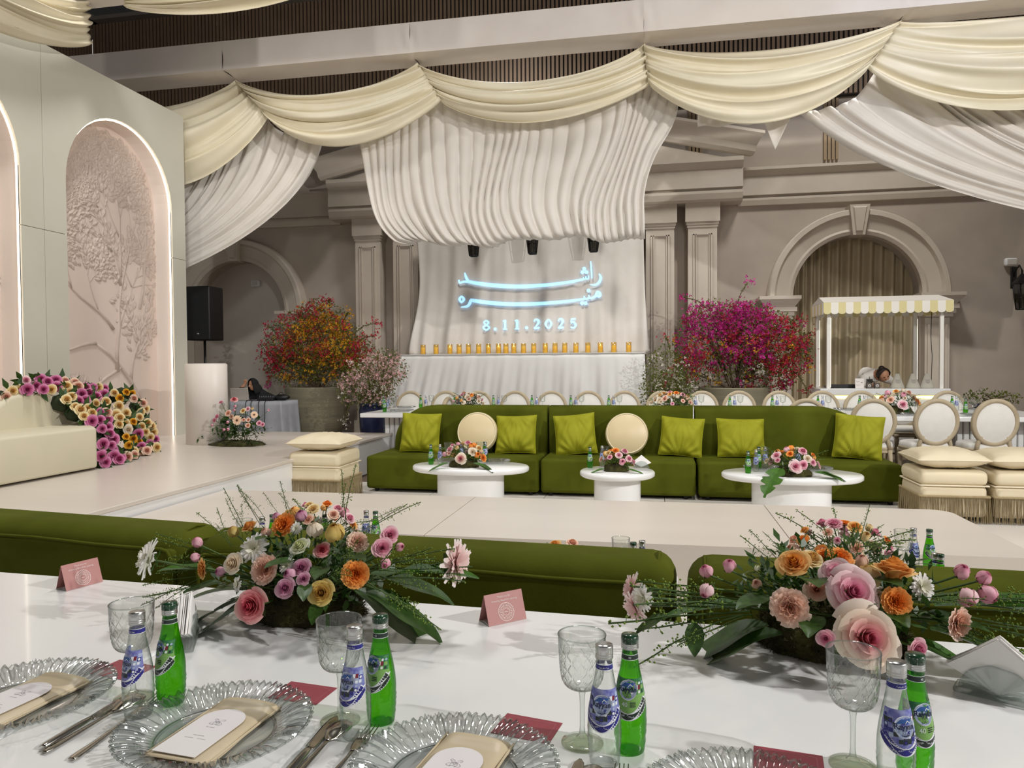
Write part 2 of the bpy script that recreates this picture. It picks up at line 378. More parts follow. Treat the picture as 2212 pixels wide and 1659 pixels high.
f = YW-.42
EP = [(YW, 4.36), (f, 4.36), (f-.05, 4.40), (f-.08, 4.50), (f-.08, 4.55), (f-.02, 4.56), (f-.02, 4.59), (f-.09, 4.60), (f-.09, 4.94), (f-.13, 4.97), (f-.18, 5.05), (f-.18, 5.12), (YW, 5.12)]
band('', -6.46, 1.55, EP).build('entablature', TRIM, aed)
m = MB(); m.add([(-6.3, f, 5.12), (1.4, f, 5.12), (-2.45, f, 6.05)], [(0, 1, 2)], smooth=False); m.build('tympanum', TRIM, aed)
for s in (-1, 1):
    RP = [(0, 0), (-.06, .0), (-.10, .06), (-.12, .16), (-.22, .30), (-.26, .33), (-.26, .38), (0, .38)]
    xe, xm = -2.45+s*4.12, -2.45+s*.05; n = len(RP); m = MB()
    ze, zm = 5.14, 6.1
    m.add([(xe-s*.0+(s*-dy*.9 if dy else 0), f+dy, ze+dz) for dy, dz in RP]+[(xm, f+dy, zm+dz) for dy, dz in RP],
          [(i, i+1, n+i+1, n+i) for i in range(n-1)]+[tuple(range(n))], smooth=False)
    m.build('raking_cornice', TRIM, aed)
# slatted timber parapet under the dark ceiling
sl = MB()
x = -11.95
while x < 8.5:
    sl.box(x, x+.05, 14.2, 14.26, 6.2, 8.82); x += .082
par = group_empty('wall_slatted')
sl.build('slats', SLAT, par, kind='stuff')
MB().box(-12, 8.6, 14.26, 14.4, 6.2, 8.82).build('backing', mat('slat_backing', '#1c1612', .9), par)
sl = MB(); y = 6
while y < 14.2: sl.box(-12.0, -11.94, y, y+.05, 6.2, 8.82); y += .082
sl.build('slats', SLAT, par, kind='stuff')
MB().box(-12.1, -12, 6, 14.2, 6.2, 8.82).build('backing', MATS['slat_backing'], par)
MB().box(-12.1, 8.6, 14.0, 14.4, 8.82, 8.9).box(-12.4, -11.8, 6, 14.4, 8.82, 8.95).build('rail', mat('grey_rail', '#6e6660', .6), par)
for k, (px, z0) in enumerate(((1797, 5.1), (1503, 5.35))):           # slatted drops on the plain wall
    X0 = at(px, 330, Y=14.4).x; t = MB()
    for i in range(4): t.box(X0-.13+i*.068, X0-.13+i*.068+.045, YW-.07, YW, z0, 6.4)
    tag(t.build('slatted_drop', mat('tan_slat', '#9a8467', .7), ), 'narrow tan slatted drop on the wall '+('above the curtained arch' if k == 0 else 'above the pediment'), 'wall slats', 'slatted drops on the back wall')

# stage wall: panels with lit arched niches
XP = -6.6; ZT = 4.97; ZS = 2.93
sw = group_empty('wall_stage')
def yz_panel(outs, name='panel', m=PANEL, x=XP, th=.05):
    b = MB()
    for out in outs: b.prism(out, 0, 1)
    # prism is in (x, z) along y: turn so outline x -> Y and depth -> -X
    b.v = [(x-th*p[1], p[0], p[2]) for p in b.v]; b.f = [tuple(reversed(q)) for q in b.f]
    return b.build(name, m, sw)
def bay(a, b, c, d, sp):
    r = (d-c)/2; cy = (c+d)/2; g = .003
    yz_panel([[(a+g, .45), (c, .45), (c, ZS-g), (a+g, ZS-g)]]); yz_panel([[(d, .45), (b-g, .45), (b-g, ZS-g), (d, ZS-g)]])
    N = 24; strips = [[(a+g, ZS+g), (c, ZS+g), (c, ZT), (a+g, ZT)], [(d, ZS+g), (b-g, ZS+g), (b-g, ZT), (d, ZT)]]
    pts = [(c, ZS+g)]+[(cy-r*math.cos(PI*i/N), sp+r*math.sin(PI*i/N)) for i in range(N+1)]+[(d, ZS+g)]
    for i in range(1, len(pts)-2): strips.append([pts[i], pts[i+1], (pts[i+1][0], ZT), (pts[i][0], ZT)])
    yz_panel(strips)
    # reveal, back and the light strip
    outl = [(c, .45)]+[(cy-r*math.cos(PI*i/N), sp+r*math.sin(PI*i/N)) for i in range(N+1)]+[(d, .45)]
    rv = MB(); D = .28
    for (y0, z0), (y1, z1) in zip(outl, outl[1:]):
        rv.add([(XP-.02, y0, z0), (XP-.02, y1, z1), (XP-D, y1, z1), (XP-D, y0, z0)], [(0, 1, 2, 3)], smooth=True)
    rv.build('reveal', mat('niche_paint', '#e4d8cf', .6), sw)
    k = MB(); n = len(outl); k.add([(XP-D, y, z) for y, z in outl], [tuple(range(n))], smooth=False)
    k.build('niche_back', mat('niche_plaster', '#cdbcb2', .75, col2='#d8c8be', scale=1.5, bump=.1, bscale=6, stretch=(1, 1, .4)), sw)
    led = MB(); ins = [(y+(cy-y)*.012, z) for y, z in outl]
    led.tube([(XP-.035, y, z-.01) for y, z in ins], .011, 5)
    led.build('light_strip', emis('warm_led', '#fff0dc', 5), sw)
bay(7.06, 9.56, 7.38, 9.27, 3.56)
bay(4.56, 7.06, 4.87, 6.76, 3.56)
yz_panel([[(1.0, .45), (4.55, .45), (4.55, ZT), (1.0, ZT)]])
MB().box(XP-.55, XP-.056, 9.50, 9.56, .45, ZT).build('end_panel', PANEL, sw)
MB().box(XP-.55, XP-.5, 1.0, 9.5, .45, ZT).build('rear_panel', PANEL, sw)
# low relief trees in the niches
def relief(cy0, seed, nm):
    R = random.Random(seed); b = MB(); lv = MB(); X = XP-.28
    def branch(p, ang, ln, wd, dep):
        pts = [p]; a = ang
        for i in range(6):
            a += R.uniform(-.22, .22); p = (p[0]+math.cos(a)*ln/6, p[1]+math.sin(a)*ln/6); pts.append(p)
        pts = [q for q in pts if cy0-.93 < q[0] < cy0+.93 and .47 < q[1] < 3.5+math.sqrt(max(.01, .9**2-(q[0]-cy0)**2))]
        if len(pts) < 3: return
        b.tube([(X, q[0], q[1]) for q in pts], lambda t: wd*(1-.6*t), 5)
        if dep == 0:
            for i in range(44):
                q = pts[R.randrange(1, len(pts))]; aa = a+R.uniform(-1.5, 1.5); l = R.uniform(.08, .15); r0 = R.uniform(0, .2)
                c = (q[0]+math.cos(aa)*r0, q[1]+math.sin(aa)*r0)
                if not (cy0-.88 < c[0] < cy0+.88 and c[1] < 3.5+math.sqrt(max(.01, .85**2-(c[0]-cy0)**2))): continue
                t = (math.cos(aa), math.sin(aa)); s = (-t[1], t[0]); h = R.uniform(.012, .028)
                P = [(0, 0), (.35, .32), (.75, .28), (1, 0), (.75, -.28), (.35, -.32)]
                vs = [(X+.004, c[0]+t[0]*u*l+s[0]*w_*l*.7, c[1]+t[1]*u*l+s[1]*w_*l*.7) for u, w_ in P]
                vs.append((X+h, c[0]+t[0]*.5*l, c[1]+t[1]*.5*l)); lv.add(vs, [(i_, (i_+1) % 6, 6) for i_ in range(6)], smooth=False)
        else:
            for i in range(4 if dep > 1 else 3):
                q = pts[R.randrange(2, len(pts))]; branch(q, a+R.uniform(-1.1, 1.1), ln*R.uniform(.5, .75), wd*.55, dep-1)
    branch((cy0+.75, .5), 1.85, 1.6, .05, 2); branch((cy0+.15, 1.35), 1.5, 1.7, .035, 3); branch((cy0+.1, 1.9), 2.3, 1.0, .025, 2)
    branch((cy0+.25, 2.6), 1.6, 1.5, .025, 3); branch((cy0+.6, 2.2), 1.4, 1.4, .025, 2); branch((cy0+.1, 2.9), 2.7, .9, .02, 2)
    tag(thing_ := group_thing('tree_relief'), nm, 'wall relief')
    RM = mat('relief_plaster', '#c6b6ac', .75, col2='#b8a89e', scale=3)
    b.build('branches', RM, thing_); lv.build('leaves', RM, thing_, kind='stuff')
def group_thing(name):
    o = bpy.data.objects.new(name, None); COL.objects.link(o); return o
relief(8.325, 5, 'plaster tree relief in the lit niche beside the white column')
relief(5.815, 11, 'plaster tree relief in the lit niche behind the rose sofa')

# ================================================================== truss beams and drapery
def beam(name, label, x0, x1, y0, y1, z0, z1, cuts):
    root = thing(name, label, 'beam')
    xs = [x0]+cuts+[x1]
    for a, b in zip(xs, xs[1:]):
        m_ = MB(); c = [(y0, z0), (y0, z1), (y1, z1), (y1, z0)]
        for i in range(4):
            def fn(u, v):
                X = a+(b-a)*u; p, r = c[i], c[(i+1) % 4]; y = p[0]+(r[0]-p[0])*v; z = p[1]+(r[1]-p[1])*v
                e = (.012*noise.noise(Vector((X*1.3, y*3, z*3)))+(.016*math.sin(X*38+z*9+y*9)*math.exp(-min(X-a, b-X)*7)))*math.sin(PI*v)
                return (X, y-e*(1 if i == 0 else 0), z-e*(1 if i == 3 else 0))
            m_.grid(fn, max(10, int((b-a)*26)), 8)
        for X_ in (a, b): m_.add([(X_, y, z) for y, z in c], [(0, 1, 2, 3)], smooth=False)
        m_.build('cloth_sleeve', BEAMC, root)
beam('cloth_wrapped_beam', 'long cloth wrapped beam carrying the row of swags', -9.2, 7.2, 9.52, 10.0, 5.56, 5.96, [-5.95, -3.2, -.14, 2.92])
beam('cloth_wrapped_beam', 'cloth wrapped beam high above the stage front', -6.9, -2.6, 7.2, 7.6, 5.56, 5.96, [])

def swag(label, A, B, s0, s1, eh, seed, out=(0, -1, 0), ya=0, group='ivory satin swags', oa=.0, ob=.0):
    A, B = Vector(A), Vector(B); out = Vector(out); R = random.Random(seed)
    ph = [R.uniform(0, 6) for _ in range(6)]; fr = [R.uniform(2.2, 3), R.uniform(4.6, 5.6), R.uniform(8.5, 10.5)]
    sk = R.uniform(-.06, .06)
    def fn(u, v):
        w_ = v+.035*math.sin(v*14+ph[0])*math.sin(PI*u)
        prof = (1-(2*u-1)**2); prof = prof**.85
        sag = s0+(s1-s0)*w_
        e = eh*v
        p = A.lerp(B, u); uu = u
        # ends gather: the lower edge is tucked inwards along the gather line
        tuck = v*eh*.10; L = (B-A).length; d = (B-A).normalized()
        p = p+d*(v*(oa*(1-u)**1.5+ob*u**1.5))
        p.z -= sag*prof*(1+sk*(u-.5))+e*(1-prof)
        pl = math.sin(PI*u)**.6
        off = .16*math.sin(PI*min(1, v*1.05))*pl + (.055*math.sin(fr[0]*2*PI*v+ph[1]+1.5*u)+.036*math.sin(fr[1]*2*PI*v+ph[2]-2*u)+.016*math.sin(fr[2]*2*PI*v+ph[3]+3*u))*(.35+.65*pl)
        off += .025*math.sin(40*v+ph[4])*(1-pl)
        q = p+out*(off+ya)
        q.z += .02*math.sin(fr[1]*2*PI*v+ph[5])*pl
        return q
    o = MB().grid(fn, 56, 64).build('fabric_swag', SATIN, None, thick=.006)
    return tag(o, label, 'swag', group)
J = [-8.75, -5.95, -3.2, -.14, 2.92, 6.0]
OFF = [.2, .48, .32, .06, -.36, -.3]; zb = 5.545; yb = 9.86
names = ['ivory swag meeting the top of the stage wall', 'ivory swag between the stage wall swag and the central curtain', 'ivory swag hanging over the central gathered curtain',
         'ivory swag between the central curtain and the wide tied back curtain', 'ivory swag over the wide tied back curtain by the cart']
for i in range(5):
    swag(names[i], (J[i]-.01, yb, zb), (J[i+1]+.01, yb, zb), (.3, .27, .40, .25, .08)[i], (1.45, 1.02, .88, 1.12, 1.2)[i], .52, 20+i, ya=.04*(i % 2), oa=OFF[i], ob=OFF[i+1])
swag('ivory swag draped against the top of the stage wall', (-6.35, 7.5, 5.6), (-6.35, 4.6, 5.6), .35, .85, .5, 31, out=(1, 0, 0), group='ivory satin swags over the stage')
swag('ivory swag below the cloth beam above the stage', (-5.8, 7.4, 5.545), (-3.5, 7.4, 5.545), .04, .28, .12, 32, group='ivory satin swags over the stage')

# central gathered curtain
def centre(u, v):
    xl, xr = -4.35, .42
    t = v**1.6
    l = xl+.07+.22*v**1.3+.52*v**6; r = xr-.06-.5*sstep(.1, .8, v)
    uu = u+.012*math.sin(17*u+3*v)+.02*v*math.sin(9*u+1)
    X = l+(r-l)*uu
    hem = .07*math.sin(11*u+1)+.03*math.sin(29*u)+.05*abs(math.sin(15*u))
    zt = 5.06+.48*max(math.exp(-((X-j)/.30)**2) for j in (-3.2, -.14))
    z = zt+(3.02+hem*.6-zt)*v
    a = .016+.022*v
    wv = 1.5*a*(2*abs(math.sin(PI*(30*u+.5*math.sin(6*u+1.4*v)+.45*math.sin(13*u))))**.6-1)+.012*math.sin(2*PI*(11*u+.8*v)+1)+.03*math.sin(2*PI*4*u+1.5*v)
    Y = 10.22-wv-.16*sstep(.55, .97, v)*(.4+.6*abs(math.sin(PI*5.3*u+.6)))
    if v > .94: k = (v-.94)/.06; Y += .28*k*k; z += .10*k*k
    return (X, Y, z)
tag(MB().grid(centre, 300, 56).build('gathered_curtain', CLOTHW, None, thick=.006), 'white pleated curtain gathered up at its hem in front of the pediment', 'curtain')
# side curtains pulled back
def side(u, v, P0, P1, P2, npl, amp, yy):
    b = [(1-v)**2*a+2*v*(1-v)*c+v*v*d for a, c, d in zip(P0(u), P1(u), P2(u))]
    am = amp*(1-.72*v)
    off = 1.2*am*(2*abs(math.sin(PI*(npl*1.5*u+.6*math.sin(5*u+1.4*v))))**.65-1)+.4*am*math.sin(2*PI*npl*2.3*u+2*v)
    return (b[0], yy-off, b[1])
lc = lambda u, v: side(u, v, lambda u: (-7.55+2.75*u, 4.98-.2*u*u+.5*math.exp(-((-7.55+2.75*u+5.95)/.3)**2)), lambda u: (-7.6+2.45*u, 4.3-.85*u), lambda u: (-7.75+.05*u, 3.9-1.18*u), 9, .05, 10.25)
tag(MB().grid(lc, 170, 44).build('tied_back_curtain', CLOTHW, None, thick=.006), 'white curtain pulled back towards the stage wall edge', 'curtain')
rc = lambda u, v: side(u, v, lambda u: (7.0-5.15*u, 4.98-.34*u*u+.5*math.exp(-((7.0-5.15*u-2.92)/.3)**2)), lambda u: (7.2-4.0*u, 4.75-1.38*u), lambda u: (6.9-.3*u, 4.5-1.72*u), 15, .06, 10.25)
tag(MB().grid(rc, 240, 48).build('tied_back_curtain', CLOTHW, None, thick=.006), 'wide white curtain swept aside in front of the arch by the cart', 'curtain')
tl = MB()
def tail(u, v): return (.55+1.15*u, 10.2-.05*math.sin(20*u), 4.84-.14*u-v*(.30*(1-.45*u)+(.34*max(0, 1-abs(u-.86)/.13))))
tag(tl.grid(tail, 50, 10).build('cloth_tail', CLOTHW, None, thick=.006), 'loose white cloth tail hanging below the swag beside the central curtain', 'cloth')

# ================================================================== wall cloth, candle shelf, projected lettering
XL, XR = -4.62, -.22
def clothY(x, z):
    t = (x-XL)/(XR-XL); f = sstep(3.9, 1.6, z)
    s = 1+.25*f*0
    w_ = .05*math.sin(2*PI*(5.2*t+.18*math.sin(6*t)+.10*f))+.035*math.sin(2*PI*(9.7*t)+2+1.2*f)+.02*math.sin(2*PI*17*t+1)
    e = abs(2*t-1)
    return 14.02-w_*(.35+.65*f)-.42*f**2.2
def cloth(u, v):
    z = 3.95-2.34*v; fl_ = sstep(.45, 1, v)
    l = XL+.10*math.sin(v*3)-.05*v; r = XR+.10*v**2
    x = l+(r-l)*u; return (x+.1*fl_*math.sin(6*u-3)*.4, clothY(x, z), z)
bd = tag(MB().grid(cloth, 150, 50).build('wall_cloth', WCLOTH, None, thick=.005), 'white wall cloth between the pilasters carrying the projected names', 'cloth')
sh = thing('draped_candle_shelf', 'long shelf under a white cloth holding the row of candles', 'shelf', (-2.42, 13.3, 0))
SZ = 1.605
MB().rbox(-2.16, 2.2, -.2, .42, SZ-.04, SZ-.008, .01).box(-2.1, 2.1, 0, .4, 0, SZ-.045).build('shelf_body', CLOTHW, sh)
def skirt(u, v):
    fl_ = v**.8; l, r = -2.19-.34*fl_, 2.23+.06*fl_
    x = l+(r-l)*u; w_ = .035*math.sin(2*PI*13*u+2)+.03*math.sin(2*PI*7.3*u)+.02*math.sin(2*PI*29*u+1)
    dg = .10*math.exp(-((u-.72-.08*v)*22)**2)+.08*math.exp(-((u-.9-.0*v)*16)**2)
    return (x, -.25-.30*fl_-w_*fl_-dg*fl_, SZ*(1-v)+.002)
MB().grid(skirt, 170, 18).build('skirt', SHELFC, sh, thick=.005)
MB().rbox(-2.2, 2.24, -.27, .45, SZ-.008, SZ, .003, 1).build('cloth_top', SHELFC, sh)
# self-glowing mesh letters stand in for light projected on the cloth
PT = emis('projected_light_glow', '#9fd2ff', 1.5)
def pz(px, py): return (960+px/5.821, 550+py/5.821)
def wallpt(x, y):
    p = at(x, y, Y=13.95)
    for _ in range(3): p = at(x, y, Y=clothY(p.x, p.z)-.045)
    return p
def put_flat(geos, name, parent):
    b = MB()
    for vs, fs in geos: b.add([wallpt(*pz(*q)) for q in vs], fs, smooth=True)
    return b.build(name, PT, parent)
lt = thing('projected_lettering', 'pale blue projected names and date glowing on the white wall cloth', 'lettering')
def sg(pts, w_, n=6): 
    s = spline([Vector(p) for p in pts], n); N = len(s)
    if isinstance(w_, (list, tuple)):
        ww = [w_[min(int(i/(N-1)*(len(w_)-1)), len(w_)-2)]*(1-((i/(N-1)*(len(w_)-1)) % 1 if i < N-1 else 1))+w_[min(int(i/(N-1)*(len(w_)-1)), len(w_)-2)+1]*((i/(N-1)*(len(w_)-1)) % 1 if i < N-1 else 1) for i in range(N)]
    else: ww = w_
    return stroke_geo([tuple(p) for p in s], ww)
def dot(x, y, r):
    return [(x+r*math.cos(i*PI/6), y+r*math.sin(i*PI/6)) for i in range(12)], [tuple(range(12))]
l1 = [sg([(1945, 240), (1965, 290), (1945, 345), (1895, 380), (1830, 378)], [14, 34, 34, 26, 8]), sg([(1838, 85), (1848, 190), (1855, 300)], [14, 22, 16]),
      sg([(1812, 262), (1808, 300), (1785, 305), (1778, 272)], 18), sg([(1780, 305), (1755, 308), (1748, 282)], 18),
      sg([(1755, 308), (1600, 340), (1350, 375), (1050, 398), (800, 398), (560, 380), (400, 358), (290, 335)], [26, 34, 40, 46, 48, 48, 44, 36], 8),
      sg([(300, 338), (275, 290), (255, 228)], [34, 34, 14]), sg([(290, 340), (240, 340), (195, 355), (180, 318)], [34, 26, 24, 20]),
      dot(1757, 178, 24), dot(1735, 222, 24), dot(1785, 220, 24)]
l2 = [sg([(1900, 510), (1925, 470), (1955, 490), (1950, 520), (1905, 520), (1860, 545)], [26, 34, 36, 36, 34, 24]), sg([(1862, 545), (1825, 545), (1815, 505)], [24, 24, 16]),
      sg([(1825, 545), (1770, 555), (1755, 518)], [24, 24, 16]),
      sg([(1770, 555), (1600, 580), (1350, 605), (1050, 622), (800, 622), (560, 605), (400, 583), (325, 572)], [26, 34, 40, 46, 48, 48, 44, 40], 8),
      sg([(330, 570), (320, 610), (285, 650), (205, 660)], [34, 40, 34, 10]), sg([(215, 520), (245, 560), (215, 598), (190, 560), (215, 520)], [20, 34, 24, 30, 20]),
      dot(1812, 452, 24), dot(1730, 610, 24), dot(1775, 610, 24)]
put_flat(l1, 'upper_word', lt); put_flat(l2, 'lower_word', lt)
def num(c, x, y, h=120, w_=78):
    S = lambda q, wd: sg([(x+a*w_, y+b*h) for a, b in q], wd, 5)
    if c == '8': return [S([(0, -.5), (.36, -.3), (0, -.04), (-.36, -.3), (0, -.5)], 20), S([(0, -.04), (.46, .24), (0, .5), (-.46, .24), (0, -.04)], 22)]
    if c == '1': return [S([(0, -.5), (0, 0), (0, .5)], 30), S([(-.36, .47), (.36, .47)], 14), S([(-.34, -.36), (0, -.47)], 16)]
    if c == '2': return [S([(-.4, -.25), (-.2, -.48), (.25, -.42), (.3, -.15), (-.05, .2), (-.42, .46)], [16, 22, 30, 30, 20, 14]), S([(-.45, .45), (.2, .43), (.45, .3)], [20, 26, 16])]
    if c == '0': return [S([(0, -.5), (.46, 0), (0, .5), (-.46, 0), (0, -.5)], [12, 32, 12, 32, 12])]
    if c == '5': return [S([(-.3, -.42), (.42, -.44)], 24), S([(-.28, -.45), (-.32, -.05), (.05, -.12), (.42, .18), (.1, .48), (-.4, .4)], [14, 16, 24, 30, 22, 20])]
    return [dot(x, y+.4*h, 20)]
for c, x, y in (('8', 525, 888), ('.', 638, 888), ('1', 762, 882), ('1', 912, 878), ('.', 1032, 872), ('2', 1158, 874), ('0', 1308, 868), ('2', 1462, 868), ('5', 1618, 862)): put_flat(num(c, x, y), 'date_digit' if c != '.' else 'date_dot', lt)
# candles
AMB = thin_glass('amber_glass', '#fff7da', '#dcb658', .08, '#ffeeb0')
WAX = mat('glowing_honey_wax', '#f2d984', .5, emit='#ffd668', estr=.2)  # faint glow added to the wax itself to brighten the candles
FLM = emis('flame', '#ffd67a', 14)
cpx = [914, 942, 972, 992, 1012, 1034, 1055, 1077, 1093, 1110, 1131, 1153, 1178, 1199, 1220, 1244, 1270, 1297, 1326, 1358]
cg = MB(); cg.lathe([(.046, 0), (.048, .006), (.048, .185), (.045, .185), (.045, .012), (0, .012)], 18, cap=False); CGm = cg.mesh('glass_cylinder', AMB)
cw = MB(); CWm = cw.lathe([(.036, .013), (.036, .125), (.030, .13), (0, .122)], 16).mesh('wax_pillar', WAX)
cf = MB(); CFm = cf.lathe([(.001, 0), (.006, .008), (.007, .016), (.003, .03), (.0005, .038)], 8).mesh('flame', FLM)
ORD = ['first', 'second', 'third', 'fourth', 'fifth', 'sixth', 'seventh', 'eighth', 'ninth', 'tenth', 'eleventh', 'twelfth', 'thirteenth', 'fourteenth', 'fifteenth', 'sixteenth', 'seventeenth', 'eighteenth', 'nineteenth', 'twentieth']
clab = 'amber glass cylinder with a lit candle on the white shelf'
for i, x in enumerate(cpx):
    p = at(x, 763, Y=13.16)
    c = thing('candle_holder', clab, 'candle', (p.x, 13.16, SZ+.001), 0, 'amber candles in a row on the white shelf')
    obj('glass_cylinder', CGm, c); k = obj('wax_pillar', CWm, c)
    if i in (2, 6, 7, 9, 12, 17): obj('flame', CFm, k, (0, 0, .124)); c['label'] = 'amber glass candle with visible flame, '+ORD[i]+' from the stage end of the shelf'
    else: c['label'] = 'amber glass candle, '+ORD[i]+' from the stage end of the white shelf'
# wall lanterns hanging behind the hem
def lantern(loc, label, s=1.):
    t = thing('wall_lantern', label, 'lantern', loc, 0, 'black wall lanterns')
    f_ = MB()
    for a in range(4):
        c_, s_ = (math.cos(a*PI/2+PI/4), math.sin(a*PI/2+PI/4)); f_.tube([(.09*c_*s, .09*s_*s, 0), (.15*c_*s, .15*s_*s, .46*s)], .012*s, 4)
        c2, s2 = (math.cos(a*PI/2+3*PI/4), math.sin(a*PI/2+3*PI/4)); f_.tube([(.09*c_*s, .09*s_*s, 0), (.09*c2*s, .09*s2*s, 0)], .012*s, 4); f_.tube([(.15*c_*s, .15*s_*s, .46*s), (.15*c2*s, .15*s2*s, .46*s)], .014*s, 4)
        f_.tube([(.115*c_*s, .115*s_*s, .2*s), (.115*c2*s, .115*s2*s, .2*s)], .007*s, 4)
    f_.build('frame', BLACK, t)
    MB().lathe([(.17*s, .46*s), (.16*s, .49*s), (.07*s, .58*s), (.02*s, .64*s), (.02*s, .7*s)], 4, smooth=False).build('roof', BLACK, t, rot=(0, 0, PI/4))
    MB().lathe([(.085*s, .01*s), (.14*s, .45*s)], 4, cap=False, smooth=False).build('glass_pane', thin_glass('smoked_glass', '#8a8a86', '#303030'), t)
    MB().tube([(0, 0, .7*s), (0, .1*s, .8*s), (0, .25*s, .72*s), (0, .32*s, .6*s)], .014*s, 5).rbox(-.05*s, .05*s, .3*s, .34*s, .4*s, .8*s, .01).build('bracket', BLACK, t)
    MB().lathe([(.02*s, .05*s), (.02*s, .25*s)], 8).build('bulb', mat('frosted_bulb', '#d8d4cc', .4), t)
for i, (px, py) in enumerate(((1023, 553), (1150, 548), (1282, 543))):
    p = at(px, py, Y=13.55); lantern((p.x, 13.55, p.z), 'black wall lantern under the curtain hem above the projected '+('first digit', 'middle stroke', 'raised letter')[i])
p = at(2207, 668, Y=14.1); lantern((p.x, 14.1, p.z), 'black wall lantern beside the curtained arch', .95)
# small wall boxes (alarm sounders)
for i, (px, py, lab) in enumerate(((555, 613, 'small white wall box inside the plain arch recess'), (2180, 567, 'small white wall box on the plain wall beside the curtained arch'))):
    yy = YW+.62 if i == 0 else YW
    p = at(px, py, Y=yy); t = thing('wall_box', lab, 'wall box', (p.x, yy, p.z), 0, 'white wall boxes')
    MB().rbox(-.10, .10, -.1, 0, -.07, .07, .03, 3).build('housing', WHITE, t); MB().rbox(-.07, .07, -.108, -.1, -.045, .045, .003).build('grille', mat('grille', '#c9c5be', .5), t)
# curtain filling the arch behind the cart
def acur(u, v):
    x = -1.12+2.24*u; top = 2.62+math.sqrt(max(0, 1.15**2-x*x))+.02
    return (3.56+x, YW+.42-.06*math.sin(2*PI*(14*u+.5*math.sin(5*u)+.35*v*math.sin(3*u)))-.03*math.sin(2*PI*6.3*u+v), top*(1-v)+.02)
ARCHC = mat('arch_curtain', '#ab9c80', .75, col2='#b6a88c', scale=3, sheen=.2)
tag(MB().grid(acur, 200, 24).build('arch_curtain', ARCHC, None, thick=.005), 'beige pleated curtain filling the arch behind the cart', 'curtain')
struct(MB().box(2, 5.2, YW+.62, YW+.7, 0, 4.2).build('wall_niche', rec))

# ================================================================== flowers and leaves
FM = {}
def petal_grid(b, ang, fn, nu=5, nv=4):
    c, s = math.cos(ang), math.sin(ang)
    def f(u, v):
        r, t, z = fn(u, v)               # radial, tangential, height
        return (r*c-t*s, r*s+t*c, z)
    b.grid(f, nu, nv)
def rose_geo(seed, n=20, openness=1.):
    R = random.Random(seed); b = MB()
    for k in range(n):
        f = k/(n-1); a = k*2.39996+R.uniform(-.15, .15)
        rb = .03+.10*f; rt = (.05+.40*f**1.1)*(.8+.2*openness)*R.uniform(.95, 1.06); h = .36-.20*f*openness; wid = (1.5-.75*f)
        lo = -.16+.03*f
        cu = f*openness
        def fn(u, v):
            q = 2*u-1; prof = .35+.65*math.sin(min(1, v*1.15)*PI*.55)
            rr = rb+(rt-rb)*v**1.5; th = q*wid*prof
            z = lo+(h-lo)*v**.75-cu*.22*max(0, v-.7)**2*8*.35-.07*q*q*v*(.3+f)
            rr += cu*.06*max(0, v-.75)*4*.25
            rr *= 1-.10*q*q*f
            if openness < .5: rr = (.05+.10*f+.22*math.sin(PI*min(1, v*.9+.08))**.8*(.45+.55*f)); z = -.2+.58*v**.9-.05*q*q
            return (rr*math.cos(th), rr*math.sin(th), z)
        petal_grid(b, a, fn, 6, 5)
    b.sphere((0, 0, .02), (.06, .06, .2), 8)
    return b
def carnation_geo(seed, n=40):
    R = random.Random(seed); b = MB()
    for k in range(n):
        f = k/(n-1); a = k*2.39996; tl = f*1.35+R.uniform(-.1, .1); L = (.34+.16*f)*R.uniform(.9, 1.05); p1 = R.uniform(0, 6)
        def fn(u, v):
            q = 2*u-1; wd = .05+.17*v
            ru = .035*math.sin(u*5*PI+p1)*v*v
            r = L*v*math.sin(tl)+ru*math.cos(tl)+.02; z = L*v*math.cos(tl)*.62+ru*math.sin(tl)-.08
            return (r*(1-.1*q*q)+.012*math.sin(u*23+p1)*v*v, q*wd, z)
        petal_grid(b, a, fn, 7, 3)
    return b
def daisy_geo(seed, layers=((.5, 18, .10), (.44, 16, .38), (.33, 12, .75)), wd=.075):
    R = random.Random(seed); b = MB()
    for L, n, tl in layers:
        for k in range(n):
            a = 2*PI*k/n+R.uniform(-.1, .1); t = tl+R.uniform(-.12, .12); l = L*R.uniform(.9, 1.05)
            def fn(u, v):
                q = 2*u-1; w_ = wd*(.35+.65*math.sin(PI*min(.93, .12+v*.82)))
                return (l*v*math.cos(t)+.02, q*w_, l*v*math.sin(t)-.12*v*v*l+.02*q*q)
            petal_grid(b, a, fn, 2, 4)
    return b
PAL = dict(blushwhite=('#eec4c0', '#f2dcd8', '#f8eeea'), redpink=('#c84a5c', '#e8a0a2', '#f2d0c6'), yellow=('#b98a3c', '#e2c877', '#e8dca0'), mauve=('#b4628a', '#e0aec2', '#eac6d2'), peach=('#e8b094', '#f4d0bc', '#f8e2d4'),
           cream=('#e6d2b4', '#efe4d2', '#f5efe4'), white=('#e6e4c8', '#f2efec', '#f8f6f4'), orange=('#e87c28', '#f6a650', '#f8b870'), pink=('#d87c9c', '#f0bcc8', '#f4d0d4'),
           palepink=('#e08aa8', '#f2d2d4', '#f6e6e4'), creampink=('#d8788a', '#f2e0cc', '#f4e8da'), lilacpink=('#b8487c', '#d884ae', '#e6a4c4'), gold=('#c07818', '#e8ac30', '#f0bc48'),
           ivoryy=('#dcae60', '#efdcaa', '#f3e6c4'), blush=('#dca08c', '#eccdb6', '#f2dcc8'), apricot=('#e0953c', '#f2c078', '#f4d090'), greenwhite=('#c8cc90', '#eef0da', '#f4f4ea'))
